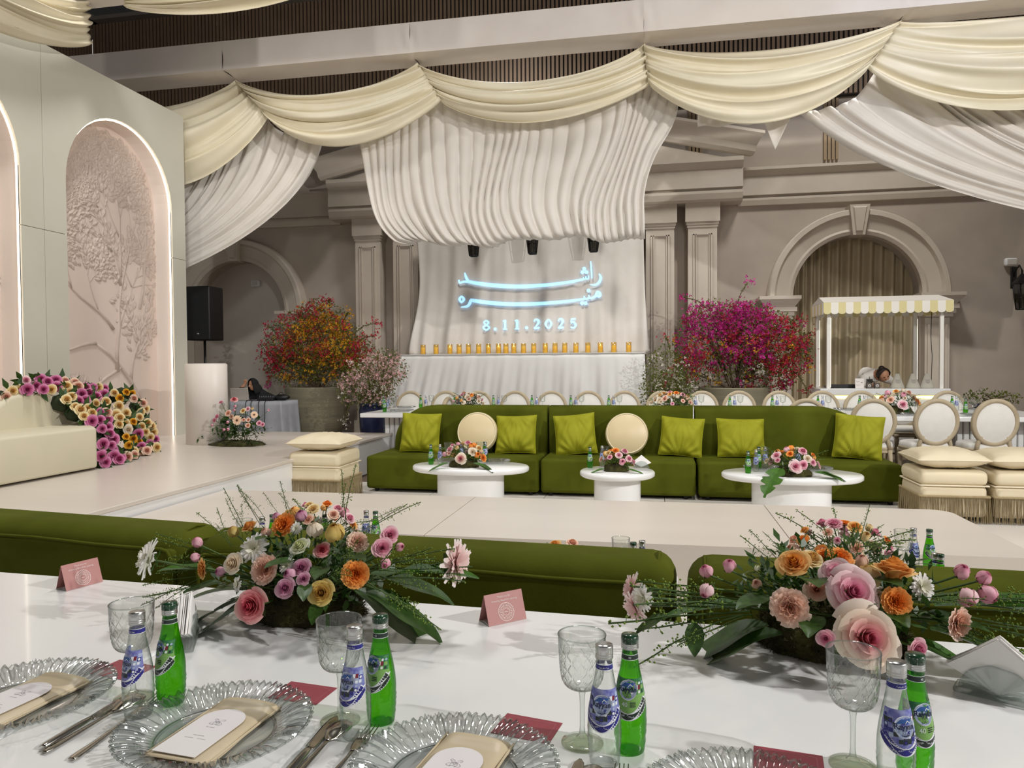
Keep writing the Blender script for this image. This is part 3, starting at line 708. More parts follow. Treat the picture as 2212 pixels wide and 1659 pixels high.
def bloom(kind, color, var=0):
    key = (kind, color, var)
    if key not in FM:
        g = {'rose': lambda: rose_geo(3+var, 26, 1.), 'openrose': lambda: rose_geo(13+var, 20, 1.35), 'bud': lambda: rose_geo(23+var, 9, .25), 'carnation': lambda: carnation_geo(33+var),
             'daisy': lambda: daisy_geo(43+var), 'gerbera': lambda: daisy_geo(53+var, ((.5, 24, .06), (.46, 22, .14)), .07)}[kind]()
        FM[key] = g.mesh(kind+'_bloom', radial_mat('petals_'+color+('_g' if kind == 'gerbera' else ''), *PAL[color]) if kind != 'gerbera' else radial_mat('petals_gerbera', '#e8b48a', '#f4d9bd', '#f6e2cc'))
    return FM[key]
def facing(d):
    return Vector(d).to_track_quat('Z', 'Y').to_euler()
BN = {'rose': 'rose', 'openrose': 'rose', 'bud': 'rosebud', 'carnation': 'carnation', 'daisy': 'chrysanthemum', 'gerbera': 'gerbera'}
LEAF_D = leafy('dark_leaf', '#2a4618', '#426028', .4)
LEAF_M = leafy('mid_leaf', '#36601a', '#4d7a26', .42)
LEAF_G = leafy('grey_leaf', '#4a5a48', '#5e6c58', .5)
STEMM = leafy('stem_green', '#3f5a24', '#55702e', .5)
SEEDM = leafy('seed_green', '#6e8a2c', '#8aa440', .5)
def leaf_geo(L=1., W=.3, fold=.15, droop=.3, cuts=0, nu=6, nv=12):
    "leaf lying along +X, upper side +Z"
    b = MB()
    def fn(u, v):
        q = 2*u-1; w_ = W*math.sin(PI*(v*.96+.02)**.8)**.8
        if cuts: w_ *= 1-.62*max(0, math.sin(v*cuts*2*PI))**2*abs(q)*(1 if v > .15 else 0)
        return (L*v, q*w_, -droop*v*v*L+fold*abs(q)*w_+.02*L*math.sin(v*9)*abs(q))
    b.grid(fn, nu, nv); return b
LM = {}
def leaf_mesh(kind):
    if kind not in LM:
        LM[kind] = {'broad': lambda: leaf_geo(1, .22, .2, .25).mesh('leaf', LEAF_D), 'blade': lambda: leaf_geo(1, .15, .5, .15).mesh('leaf', LEAF_M), 'grey': lambda: leaf_geo(1, .17, .2, .2, 2.5, 8, 20).mesh('leaf', LEAF_G),
                    'monstera': lambda: leaf_geo(1, .36, .12, .3, 3.5, 10, 36).mesh('leaf', LEAF_M), 'rose': lambda: leaf_geo(1, .3, .2, .2, 0, 4, 6).mesh('leaf', LEAF_D)}[kind]()
    return LM[kind]
def sprig(bs, bd, p, d, L, R, fine=True):
    "seed-head stalk: bs stem builder, bd seed builder"
    p = Vector(p); d = Vector(d).normalized(); pts = [p]
    for i in range(5):
        d = (d+Vector((R.uniform(-.12, .12), R.uniform(-.12, .12), R.uniform(-.1, .06)))).normalized(); pts.append(pts[-1]+d*L/5)
    bs.tube(pts, .0012*L/.15, 3, cap=False)
    for k in range(34 if fine else 14):
        t = R.uniform(.3, 1)*4.99; i = int(t); q = pts[i].lerp(pts[i+1], t-i)
        s = Vector((R.gauss(0, 1), R.gauss(0, 1), R.gauss(0, 1))); s = (s-d*s.dot(d)*.6).normalized()*R.uniform(.006, .02)*L/.15*(1.25-t/5)
        e = q+s; r = .0017*L/.15
        bd.add([e+Vector((r, 0, 0)), e-Vector((r, 0, 0)), e+Vector((0, r, 0)), e-Vector((0, r, 0)), e+Vector((0, 0, r)), e-Vector((0, 0, r))],
               [(0, 2, 4), (2, 1, 4), (1, 3, 4), (3, 0, 4), (2, 0, 5), (1, 2, 5), (3, 1, 5), (0, 3, 5)])
        if fine and k % 2: bs.tube([q, e], .0004*L/.15, 3, cap=False)
def foliage_tuft(b, p, d, L, R, n=14, w=.20):
    "small ruscus-like twig: n leaflets along a stalk"
    p = Vector(p); d = Vector(d).normalized()
    for k in range(n):
        q = p+d*L*(.2+.8*k/n); s = Vector((R.gauss(0, 1), R.gauss(0, 1), R.gauss(0, .7))).normalized(); s = (s+d*.8).normalized()
        l = L*R.uniform(.16, .28); side_ = s.cross(Vector((0, 0, 1))); side_ = side_.normalized()*l*w if side_.length > .01 else Vector((l*w, 0, 0))
        b.add([q, q+s*l*.5+side_, q+s*l, q+s*l*.5-side_], [(0, 1, 2, 3)])
def moss_geo(b, hair, rx, ry, h, R, n=900, dy=0):
    def fn(u, v):
        a = 2*PI*u; ph = v*PI/2; k = 1+.22*noise.noise(Vector((math.cos(a)*2.3, math.sin(a)*2.3, v*2+rx*50)))
        return (rx*k*math.cos(a)*math.cos(ph)**.6 if v < 1 else 0, dy+(ry*k*math.sin(a)*math.cos(ph)**.6 if v < 1 else 0), h*math.sin(ph)*k+.001)
    b.grid(fn, 30, 10, cu=True)
    for i in range(n):
        u, v = R.random(), R.random()**1.2*.85; p = Vector(fn(u, v)); nrm = Vector((p.x/rx**2, (p.y-dy)/ry**2, p.z/h**2+1e-3)).normalized()
        d = (nrm+Vector((R.gauss(0, .8), R.gauss(0, .8), R.gauss(0, .6)))).normalized(); L = R.uniform(.008, .026)*(rx/.12)**.5
        s = d.orthogonal().normalized()*.0011*(rx/.12)**.5
        q = p+d*L; q.z = max(q.z, .0012)
        hair.add([p-s, p+s, q], [(0, 1, 2)])
def arrangement(name, label, loc, flowers, leaves=(), sprigs=(), moss=(.14, .1, .09), seed=1, group=None, tufts=24, fine=True, rz=0, mossdy=0):
    """flowers: (kind, colour, xyz, size, facing) in root space; leaves: (kind, xyz, length, yaw, pitch)"""
    R = random.Random(seed); t = thing(name, label, 'flowers', loc, rz, group)
    mb, mh = MB(), MB(); moss_geo(mb, mh, *moss, R, 4200 if fine else 250, mossdy)
    mo = mb.build('moss_base', MOSS, t); mh.build('moss_strands', MOSS, mo, kind='stuff')
    st_ = MB(); sd = MB(); tf = MB(); hub = Vector((0, mossdy, moss[2]*.7))
    for i, (k, c, p, s, d) in enumerate(flowers):
        o = obj(BN[k], bloom(k, c, i % 2), t, p, facing(d), scale=s)
        if k == 'gerbera':
            obj('flower_eye', GERB, o)
        p = Vector(p); d = Vector(d).normalized(); e = p-d*s*.15; m_ = (e-d*s*.4).lerp(hub, .35)
        h0 = hub+Vector((R.uniform(-1, 1)*moss[0]*.5, R.uniform(-1, 1)*moss[1]*.5, 0))
        st_.tube(bez(tuple(e), tuple(m_), tuple(h0), n=6), max(.0014, min(.0028, s*.05)), 4, cap=False)
        if s > .02: # calyx
            for q in range(4):
                a = q*PI/2; x = d.orthogonal().normalized(); y = d.cross(x)
                v = x*math.cos(a)+y*math.sin(a); w_ = x*math.sin(a)-y*math.cos(a); z = p-d*s*.17
                tf.add([z, z+v*s*.22+w_*s*.08, z+v*s*.34+d*s*.02, z+v*s*.22-w_*s*.08], [(0, 1, 2, 3)])
    for (k, p, L, yaw, pit) in leaves: obj('leaf', leaf_mesh(k), t, p, (0, -pit, yaw), scale=L)
    for (p, d, L) in sprigs: sprig(st_, sd, p, d, L, R, fine)
    for i in range(tufts):
        a = R.uniform(0, 2*PI); e = R.uniform(.05, 1.1); d = Vector((math.cos(a)*math.cos(e), math.sin(a)*math.cos(e)*.7, math.sin(e)))
        foliage_tuft(tf, hub+Vector((d.x*moss[0]*.6, d.y*moss[1]*.6, d.z*moss[2]*.3)), d, R.uniform(.6, 1.0)*moss[0]+.02, R)
    st_.build('stems', STEMM, t, kind='stuff')
    if sd.v: sd.build('seed_heads', SEEDM, t, kind='stuff')
    if tf.v: tf.build('small_leaves', LEAF_D, t, kind='stuff')
    return t
g_ = MB(); g_.sphere((0, 0, .03), (.13, .13, .06), 10); GERB = g_.mesh('flower_eye', mat('gerbera_eye', '#2e2216', .8, col2='#5a4426', scale=60))
def dome(R, rx, ry, h, n, cols, size, kinds=('rose', 'carnation', 'rose', 'bud')):
    out = []
    for i in range(n):
        a = i*2.39996+R.uniform(-.3, .3); e = math.asin(min(1, (.12+.88*(i+.5)/n)))
        d = Vector((math.cos(a)*math.cos(e), math.sin(a)*math.cos(e), math.sin(e)))
        out.append((R.choice(kinds), R.choice(cols), (d.x*rx, d.y*ry, h*.32+d.z*h*.72), size*R.uniform(.65, 1.15), (d.x, d.y*1.2-.35, d.z+.25)))
    return out

# ================================================================== tableware
def bottle_prof():
    return [(0, 0), (.0215, 0), (.0245, .004), (.0262, .02), (.0276, .04), (.0280, .056), (.0272, .08), (.0245, .102), (.0200, .126), (.0163, .145), (.0140, .160), (.0130, .170), (.0128, .178)]
def prof_r(z, P=None):
    P = P or bottle_prof()
    for (r0, z0), (r1, z1) in zip(P[1:], P[2:]):
        if z0 <= z <= z1: t = (z-z0)/(z1-z0); return r0+(r1-r0)*t
    return P[-1][0]
def fine_prof(P, n=5):
    out = [P[0], P[1]]
    for a, b in zip(P[1:], P[2:]):
        for k in range(1, n+1): t = k/n; out.append((a[0]+(b[0]-a[0])*t, a[1]+(b[1]-a[1])*t))
    return out
def smooth_prof(P, n=4): 
    return [P[0]]+[(p.x, p.y) for p in spline([Vector(q) for q in P[1:]], n)]
BP_ = smooth_prof(bottle_prof(), 4)
def brad(z):
    for (r0, z0), (r1, z1) in zip(BP_[1:], BP_[2:]):
        if z0 <= z <= z1 and z1 > z0: return r0+(r1-r0)*(z-z0)/(z1-z0)
    return BP_[-1][0]
def wrap(x, z, e=.0005):
    r = brad(z)+e; a = x/ r-PI/2; return (r*math.cos(a), r*math.sin(a), z)
def wrap_patch(b, xf, zf, nu=16, nv=6, e=.0004, mi=0):
    b.grid(lambda u, v: wrap(xf(u, v), zf(u, v), e), nu, nv, mi=mi)
def wrap_geo(b, geo, x0, z0, s=1, e=.0010, mi=0, arc=0):
    vs, fs = geo; b.add([wrap(x0+x*s, z0+y*s+arc*(x*s)**2, e) for x, y in vs], fs, mi=mi)
WATERG = thin_glass('clear_bottle_glass', '#f9fbfa', '#8f9a96', .06, '#ffffff', refl=.07)
GREENG = thin_glass('green_bottle_glass', '#9fe04e', '#14601a', .34, '#6ad028')
INKW = mat('label_white', '#e8eaf0', .4); INKB = mat('label_navy', '#1c1c6e', .35, col2='#2c2c8c', scale=160); INKS = mat('label_sky', '#8fa4cc', .4, col2='#b8c4dc', scale=90)
INKG = mat('label_green', '#7fae5c', .4); INKD = mat('label_charcoal', '#23302a', .4); INKT = mat('label_teal', '#1f5a3c', .4, col2='#3a8a50', scale=120); INKR = mat('label_maroon', '#7a1e2e', .4); INKP = mat('label_pattern', '#4a4ea8', .4, col2='#9aa0d0', scale=120)
GEO_R = text_geo('Rayyan', .0125, font_off=.0003); GEO_A = text_geo('\ufee5\ufe8e\ufef3\ufead', .010)
GEO_40 = text_geo('40', .012); GEO_NW = text_geo('NATURAL WATER', .0048); GEO_W2 = text_geo('WATER', .0048)
GEO_AW = text_geo('\ufe94\ufef4\ufecc\ufef4\ufe92\ufec3 \ufee9\ufe8e\ufef4\ufee3', .005)
LZ0, LZ1 = .0, .0
def bottle(kind):
    clear = kind == 'clear'
    t = thing('water_bottle', 'x', 'bottle')
    b = MB(); P = BP_
    b.lathe(P, 32, rf=lambda a, z: 1+(.022*math.sin(z*900+2.2*math.sin(a*2+z*50)+a)*sstep(.07, .055, z)*sstep(.004, .014, z)), cap=False)
    b.build('body', WATERG if clear else GREENG, t)
    c = MB(); prof = [(.0130, .176), (.0146, .1765), (.0146, .180), (.0141, .1805), (.0146, .182), (.0146, .184), (.0141, .1845), (.0146, .186), (.0146, .196), (.0138, .1985), (0, .1985)]
    cap = c.lathe(prof, 32, rf=lambda a, z: 1+.012*math.cos(16*a)*(1 if z > .186 else 0)).build('cap', SILVER, t)
    if not clear: MB().lathe([(.0147, .1865), (.0149, .195), (.0140, .1995), (0, .2002)], 24).build('cap_top', mat('green_cap', '#0f3a20', .3, coat=.4), cap)
    n = MB(); wrap_patch(n, lambda u, v: (2*u-1)*PI*brad(.165), lambda u, v: .1605+.0075*v, 30, 2)
    nk = n.build('neck_band', INKB if clear else INKD, t)
    n = MB()
    for zz in (.1600, .1682): wrap_patch(n, lambda u, v: (2*u-1)*PI*.999*brad(.165), lambda u, v: zz+.0008*v, 30, 1, .0006)
    wrap_geo(n, GEO_AW if clear else GEO_40, 0.002, .1642, .8 if clear else .42, .0007); n.build('band_print', INKW, nk)
    # main label: arc-bottomed band, field, drop-shaped badge
    half = lambda z: 1.45*brad(z)
    zb_ = lambda q: .064+.026*q*q; zt_ = lambda q: .131
    l = MB(); X = lambda u, v: (2*u-1)*1.5*brad(zb_(2*u-1)*(1-v)+zt_(0)*v)
    wrap_patch(l, X, lambda u, v: zb_(2*u-1)*(1-v)+zt_(0)*v, 24, 8, .0003, 0)
    lab = l.build('label', INKP if clear else INKG, t)
    pr = MB()
    wrap_patch(pr, X, lambda u, v: zb_(2*u-1)+.0105*v, 24, 2, .0005, 0)                      # dark band
    wrap_patch(pr, X, lambda u, v: zb_(2*u-1)-.0008+.0012*v, 24, 1, .0006, 1); wrap_patch(pr, X, lambda u, v: zb_(2*u-1)+.0101+.0012*v, 24, 1, .0006, 1)
    if not clear: wrap_patch(pr, lambda u, v: (2*u-1)*1.5*brad(.115), lambda u, v: .106+.025*v, 20, 4, .0004, 3)
    # patterned tiles
    R = random.Random(4); cols = (0, 2, 4, 5) if clear else (3, 3, 6, 2)
    for i in range(9):
        for j in range(4):
            x = (i-4)*.0068; z = (.0845 if clear else .1095)+j*.0068+(.026*(x/.034)**2 if clear else 0)
            if z > .1265 or abs(x) > 1.4*brad(z): continue
            if R.random() < .7: wrap_patch(pr, lambda u, v: x+(u-.5)*.0064, lambda u, v: z+(v-.5)*.0064, 2, 2, .00055, R.choice(cols))
            if R.random() < .55: wrap_geo(pr, ([(.0023*math.cos(q*PI/4), .0023*math.sin(q*PI/4)) for q in range(8)], [tuple(range(8))]), x, z, 1, .0007, R.choice((1, 5, 0)))
    wrap_patch(pr, lambda u, v: .0125+.005*u, lambda u, v: .1135+.007*v, 2, 2, .0008, 1); wrap_patch(pr, lambda u, v: .0175+.005*u, lambda u, v: .1135+.007*v, 2, 2, .0008, 7)
    # badge
    bz = .1065 if clear else .113
    drop = [(.0145*math.cos(a)*(1 if math.sin(a) < .3 else 1.0), .0150*math.sin(a)) for a in [2*PI*i/28 for i in range(28)]]
    drop = [(x*(1.12 if (x > 0 and y > 0) else 1), y*(1.05 if (x > 0 and y > 0) else 1)) for x, y in drop]
    wrap_geo(pr, ([(x*1.08, y*1.08) for x, y in drop], [tuple(range(28))]), 0, bz, 1, .0010, 1)
    wrap_geo(pr, (drop, [tuple(range(28))]), 0, bz, 1, .0012, 5)
    wrap_geo(pr, stroke_geo([(-.012, .005), (-.004, .009), (.004, .008), (.013, .012)], [.001, .006, .007, .002]), 0, bz, 1, .0014, 8)
    wrap_geo(pr, stroke_geo([(.001, .006), (.004, .0095), (.008, .0065)], [.001, .0016, .001]), 0, bz, 1, .0016, 1)
    wrap_geo(pr, GEO_R, -.0005, bz+.001, .9, .0018, 9); wrap_geo(pr, GEO_A, 0, bz-.0085, .75, .0018, 9)
    if clear: wrap_geo(pr, GEO_NW, -.014, .071, .75, .0009, 1, 26); wrap_geo(pr, GEO_AW, .013, .0705, .8, .0009, 1, 26)
    else:
        wrap_geo(pr, GEO_40, -.005, .0895, .85, .0009, 1); wrap_geo(pr, GEO_W2, -.011, .0708, .8, .0009, 1, 26); wrap_geo(pr, GEO_AW, .010, .0705, .9, .0009, 1, 26)
        for k in range(3): wrap_patch(pr, lambda u, v: .004+.010*u, lambda u, v: .0925-.003*k+.0015*v, 3, 1, .0009, 4)
    pr.build('print', [INKB if clear else INKD, INKW, INKS if clear else INKT, INKT, INKD, INKS, INKG, INKR, mat('badge_blue', '#2c5aa0', .4), mat('badge_ink', '#141c48', .4)], lab)
    return t
B_CLEAR = bottle('clear'); B_GREEN = bottle('green')
USED = set()
def place(proto, loc, rz, label, group, scale=None):
    if proto.name not in USED:
        USED.add(proto.name); proto.location = loc; proto.rotation_euler = (0, 0, rz); proto['label'] = label; proto['group'] = group
        return proto
    return dup(proto, loc, rz, label, group, scale)
def goblet():
    t = thing('crystal_goblet', 'x', 'glass'); b = MB()
    NA = 96
    prof = [(.0415, .192), (.0415, .185), (.0408, .165), (.0398, .145), (.038, .125), (.034, .110), (.026, .101), (.012, .096), (.004, .0945)]
    pp = [(p.x, p.y) for p in spline([Vector(q) for q in prof], 6)]
    def cut(a, z):
        if z > .172 or z < .1: return 1.
        k = sstep(.172, .166, z)*sstep(.1, .108, z); s = a*6/PI*1.0
        d1 = abs(((a*12/(2*PI)+(z-.1)*38) % 1)-.5)*2; d2 = abs(((a*12/(2*PI)-(z-.1)*38) % 1)-.5)*2
        return 1-.06*k*(max(0, .30-min(d1, d2))/.30)
    b.lathe(list(reversed(pp)), NA, rf=cut, cap=False, smooth=False)
    bo = b.build('bowl', GLASS, t)
    MB().lathe([(.0398, .1915), (.0410, .1925), (.0420, .1925), (.0424, .191), (.0415, .190)], 48, cap=False).build('rim', thin_glass('glass_rim', '#e4e9e6', '#98a29e', .08), bo)
    MB().lathe([(.004, .094), (.0062, .09), (.005, .084), (.0042, .07), (.0042, .03), (.0055, .018), (.011, .012)], 14, cap=False).build('stem', thin_glass('glass_stem', '#f8faf9', '#7f8a86', .03, refl=.1), t)
    MB().lathe([(0, .010), (.011, .0105), (.026, .0045), (.0365, .003), (.037, .0012), (.036, .0005), (0, .0005)], 36, cap=False).build('foot', thin_glass('glass_foot', '#fafcf6', '#c0c8b4', .03), t)
    return t
GOB = goblet()
def charger():
    t = thing('glass_charger_plate', 'x', 'plate'); b = MB(); NA = 288
    prof = [(0, .004), (.1, .004), (.108, .006), (.118, .011), (.130, .016), (.142, .020), (.152, .0225), (.160, .0235), (.165, .023)]
    def fn(u, v):
        k = v*(len(prof)-1); i = min(int(k), len(prof)-2); q = k-i; r = prof[i][0]*(1-q)+prof[i+1][0]*q; z = prof[i][1]*(1-q)+prof[i+1][1]*q
        a = 2*PI*u; w_ = sstep(.1, .135, r); sw = a+.10*math.sin(a*11)*w_*.3+.25*w_*math.sin(5*a)*.1
        fl_ = math.sin(72*sw+1.5*math.sin(9*a))+.4*math.sin(37*a+1)
        r += .0034*w_*sstep(.14, .165, r)*fl_; z += .0052*w_*fl_*sstep(.098, .125, r)
        return (r*math.cos(a), r*math.sin(a), z)
    b.grid(fn, NA, 24, cu=True, smooth=True)
    b.build('fluted_dish', thin_glass('charger_glass', '#f6f8f7', '#5e6864', .07, '#ffffff', .05, 1, .12, .85), t)
    MB().lathe([(.099, 0), (.099, .004), (.104, .004), (.104, 0)], 48, cap=False).build('foot_ring', MATS['charger_glass'], t)
    e = MB()
    e.grid(lambda u, v: ((.1655+.0028*math.sin(72*2*PI*u+1.5*math.sin(18*PI*u))+.0022*math.cos(v*2*PI))*math.cos(2*PI*u), (.1655+.0028*math.sin(72*2*PI*u+1.5*math.sin(18*PI*u))+.0022*math.cos(v*2*PI))*math.sin(2*PI*u), .0232+.0022*math.sin(72*2*PI*u+1.5*math.sin(18*PI*u))+.0022*math.sin(v*2*PI)), 336, 5, cu=True, cv=True)
    e.build('scalloped_rim', thin_glass('rim_glass', '#f0f3f1', '#5f6a66', .06, refl=.15, e1=.9), t)
    return t
CHG = charger()
NAPM = mat('champagne_satin', '#bfae90', .42, col2='#cbbb9e', scale=8, sheen=.4)
CARDM = mat('menu_card', '#e0dadd', .6, col2='#e6e2e0', scale=6); CARDINK = mat('card_ink', '#8a8790', .6)
GEO_DATE = text_geo('8.11.2025', .0042); GEO_M1 = text_geo('R', .017, font_off=-.0006)
GEO_T1 = stroke_geo([(-.011+.022*i/30, .0011*math.sin(i*1.9)*math.sin(i*.7+1)) for i in range(31)], .0007)
def napkin():
    t = thing('folded_napkin', 'x', 'napkin'); b = MB(); 
    def fn(u, v):
        x = -.062+.124*u; y = -.115+.23*v
        roll = sstep(.86, 1, v); z = .003+.007*(1-abs(2*u-1)**8)+.009*math.sin(PI*sstep(.78, 1, v))*(1-abs(2*u-1)**4)
        y -= .02*max(0, v-.93)*10*.3
        return (x*(1-.03*v)+.002*math.sin(v*8), y, z-(.012*roll if v > .98 else 0))
    b.grid(fn, 16, 26); b.grid(lambda u, v: (lambda p: (p[0]*1.01, p[1]*1.005, max(.0005, .0008)))(fn(u, v)), 16, 26)
    b.build('cloth', NAPM, t, thick=.0012)
    f_ = MB(); f_.tube([(.0615, -.113+.226*i/14, .004) for i in range(15)], .0022, 6); f_.tube([(-.0615, -.113+.226*i/14, .004) for i in range(15)], .0022, 6); f_.build('folded_edge', NAPM, t)
    return t
NAP = napkin()
def menu():
    t = thing('menu_card', 'x', 'card'); out = [(-.043, -.085), (.043, -.085), (.043, .035)]+[(.043*math.cos(i*PI/14), .035+.043*math.sin(i*PI/14)) for i in range(1, 14)]+[(-.043, .035)]
    n = len(out); b = MB(); b.add([(x, y, 0) for x, y in out]+[(x, y, .0009) for x, y in out], [tuple(range(n, 2*n))]+[(i, (i+1) % n, n+(i+1) % n, n+i) for i in range(n)], smooth=False)
    b.build('card', CARDM, t); p = MB()
    fl2 = lambda geo, x0, y0, s=1: p.add([(x0+x*s, y0+y*s, .0012) for x, y in geo[0]], geo[1])
    fl2(GEO_M1, -.003, .028); fl2(GEO_M1, .004, .026, .9)
    for s in (-1, 1):
        fl2(stroke_geo([(x*s, y) for x, y in bez((0, -.006), (.012, -.012), (.016, -.004), (.008, 0), 10)], .0007), 0, .026)
        fl2(stroke_geo([(x*s, y) for x, y in bez((.002, .008), (.010, .016), (.014, .008), (.007, .006), 10)], .0006), 0, .026)
        fl2(stroke_geo([(x*s, y) for x, y in bez((.0, -.002), (-.012, .002), (.012, .012), (.004, -.01), 10)], .0006), 0, .026)
    fl2(GEO_DATE, 0, .008); fl2(GEO_T1, 0, -.022); fl2(GEO_T1, -.012, -.032, .8); fl2(GEO_T1, .013, -.032, .8)
    p.build('print', CARDINK, t)
    return t
MENU = menu()
def lay_cutlery(kind):
    t = thing(kind, 'x', 'cutlery')
    def strip(name, pts, par):
        "pts: (y, half width, z) along the piece"
        b = MB(); P = pts; n = len(P)
        b.grid(lambda u, v: (lambda i, q: ((2*u-1)*(P[i][1]*(1-q)+P[i+1][1]*q), P[i][0]*(1-q)+P[i+1][0]*q, P[i][2]*(1-q)+P[i+1][2]*q+(P[i][3]*(1-q)+P[i+1][3]*q)*((2*u-1)**2-1)))(min(int(v*(n-1)), n-2), v*(n-1)-min(int(v*(n-1)), n-2)), 8, (n-1)*3)
        return b.build(name, STEEL, par, thick=.0016)
    hd = [(-.21, .006, .004, -.001), (-.2, .0085, .004, -.001), (-.15, .006, .004, -.001), (-.08, .0032, .0055, -.0006), (-.06, .003, .007, 0)]
    if kind == 'table_spoon':
        strip('handle', hd, t)
        strip('bowl', [(-.062, .003, .007, 0), (-.05, .012, .006, -.002), (-.03, .0205, .0075, -.005), (-.01, .0215, .008, -.006), (.005, .016, .008, -.004), (.012, .006, .008, -.001)], t)
    elif kind == 'table_fork':
        strip('handle', hd, t); strip('head', [(-.062, .003, .007, 0), (-.05, .009, .0055, -.001), (-.035, .0125, .005, -.001), (-.02, .0125, .0055, -.001)], t)
        for i in range(4):
            x = -.0105+.007*i; MB().tube([(x, -.022, .0058), (x, 0, .0062), (x, .022, .009), (x, .026, .0105)], lambda q: .0017*(1-.5*q), 5).build('tine', STEEL, t)
    else:
        strip('handle', [(-.21, .006, .006, -.003), (-.2, .009, .006, -.004), (-.12, .0085, .006, -.004), (-.10, .006, .006, -.003)], t)
        strip('blade', [(-.102, .006, .005, 0), (-.09, .0095, .004, 0), (-.02, .0105, .004, 0), (.01, .008, .004, 0), (.022, .002, .004, 0)], t)
    return t
SPO, FOR, KNI = lay_cutlery('table_spoon'), lay_cutlery('table_fork'), lay_cutlery('table_knife')
ROSEC = mat('rose_card', '#b9807c', .55, col2='#bd8682', scale=5); REDC = mat('wine_card', '#8e3540', .55, col2='#943c46', scale=5); CARDW = mat('card_print', '#f2e6e2', .6)
G_T1 = text_geo('Thank you for', .0085); G_T2 = text_geo('choosing Nourbiva catering', .0085); G_T3 = stroke_geo([(-.005+.01*i/14, .0008*math.sin(i*2.3)) for i in range(15)], .0011)
def tent():
    t = thing('tent_card', 'x', 'card'); W, Hh, D = .056, .072, .026
    S = Matrix.Rotation(math.atan2(D, Hh), 4, 'X')
    sl_ = math.hypot(D, Hh)
    def face(sgn, nm, m):
        b = MB(); b.add([(-W, sgn*-D, 0), (W, sgn*-D, 0), (W, 0, Hh), (-W, 0, Hh)], [(0, 1, 2, 3)], smooth=False); return b.build(nm, m, t, thick=.0008)
    fr = face(1, 'front', ROSEC); face(-1, 'rear', ROSEC)
    MB().add([(-W, -D, .001), (W, -D, .001), (W, 0, .006), (-W, 0, .006), (W, D, .001), (-W, D, .001)], [(0, 1, 2, 3), (3, 2, 4, 5)], smooth=False).build('base_flap', mat('card_back', '#cfc8c6', .7), t, thick=.0006)
    p = MB()
    def on(geo, x0, h0, s=1):
        p.add([(x0+x*s, -D+(D/sl_)*(h0+y*s)-.0011, (Hh/sl_)*(h0+y*s)) for x, y in geo[0]], geo[1])
    on(G_T1, 0, .067, .8); on(G_T2, 0, .058, .8)
    def ring(r, w_, n=40): return stroke_geo([(r*math.cos(2*PI*i/n), r*math.sin(2*PI*i/n)) for i in range(n+1)], w_)
    on(ring(.0225, .0012), 0, .028); on(ring(.0088, .0008), 0, .028)
    for L, n, r0 in ((.005, 24, .016), (.004, 18, .0115), (.003, 30, .0195)):
        for i in range(n):
            a = 2*PI*i/n; c, s = math.cos(a), math.sin(a); q = [(r0-L/2, 0), (r0, L*.22), (r0+L/2, 0), (r0, -L*.22)]
            on(([(c*x-s*y, s*x+c*y) for x, y in q], [(0, 1, 2, 3)]), 0, .028)
    on(G_T3, 0, .028, 1)
    p.build('print', CARDW, fr)
    return t
TENT = tent()
def napkin_holder():
    t = thing('napkin_holder', 'x', 'napkin holder'); b = MB()
    b.rbox(-.075, .075, -.024, .024, 0, .012, .004); 
    b.build('base', thin_glass('pressed_glass', '#f0f3f2', '#b0b8b4', .15), t)
    for s in (-1, 1):
        d = MB()
        def fn(u, v):
            a = PI*u; r = .066*v; return (r*math.cos(a), s*(.019+.0025*math.cos(9*a)*v*(1 if v > .15 else 0)), .010+r*math.sin(a)*.86)
        d.grid(fn, 72, 10); d.build('fluted_side', MATS['pressed_glass'], t, thick=.002)
    PAP = mat('paper_napkin', '#eeebe8', .8)
    for k in range(9):
        y = -.014+.0035*k; o_ = .004*math.sin(k*2.1); h_ = .118+.004*math.sin(k*1.3)
        MB().prism([(-.088+o_, .05), (o_*.5, -.0+.012), (.088+o_, .05), (o_, h_)], y-.0012, y+.0012).build('paper_napkin', PAP, t, rot=(.02*math.sin(k), 0, .01*math.cos(k*3)))
    return t
NHOLD = napkin_holder()

# ================================================================== near dining table
tA = math.radians(-2.7)
nt_ = thing('dining_table', 'long glossy white dining table set with glass charger plates', 'table', (-.45, 1.15, 0), tA)
for a, b in ((-2.6, -.7), (-.698, 1.2), (1.202, 3.0)): MB().rbox(a, b, -.75, .80, .70, .75, .008, 3).build('tabletop_panel', WHITE, nt_)
for x in (-1.6, .3, 2.1): MB().rbox(x-.35, x+.35, -.35, .35, 0, .70, .02).build('pedestal', WHITE, nt_)
TZ = .7502
def tp(px, py): p = at(px, py, z=TZ); return (p.x, p.y, TZ)
WH = ['by the grey leaves', 'facing the red rose', 'facing the tent card', 'facing the large cream rose']
bx = [((300, 1545), (370, 1518), None), ((769, 1590), (824, 1558), (735, 1558)), ((1306, 1648), (1361, 1620), (1258, 1605)), ((1935, 1702), (1975, 1682), (1842, 1655))]
for i, (c, g, f_) in enumerate(bx):
    rz = [-.42, -.36, -.12, .22][i]
    rg = [-.55, -.42, -.12, .30][i]
    place(B_CLEAR, tp(*c), rz, 'clear glass water bottle with a navy label '+WH[i], 'clear water bottles on the dining table')
    place(B_GREEN, tp(*g), rg, 'green glass water bottle with a charcoal neck band '+WH[i], 'green water bottles on the dining table')
    if f_: loc = tp(*f_)
    else: q = at(284, 1302, z=TZ+.192); loc = (q.x, q.y, TZ)
    place(GOB, loc, .2*i, 'cut crystal goblet on a slim stem '+WH[i], 'crystal goblets on the dining table')
SET = ['by the grey leaves', 'facing the red rose', 'facing the tent card', 'facing the pink chrysanthemums', 'facing the cream rose']
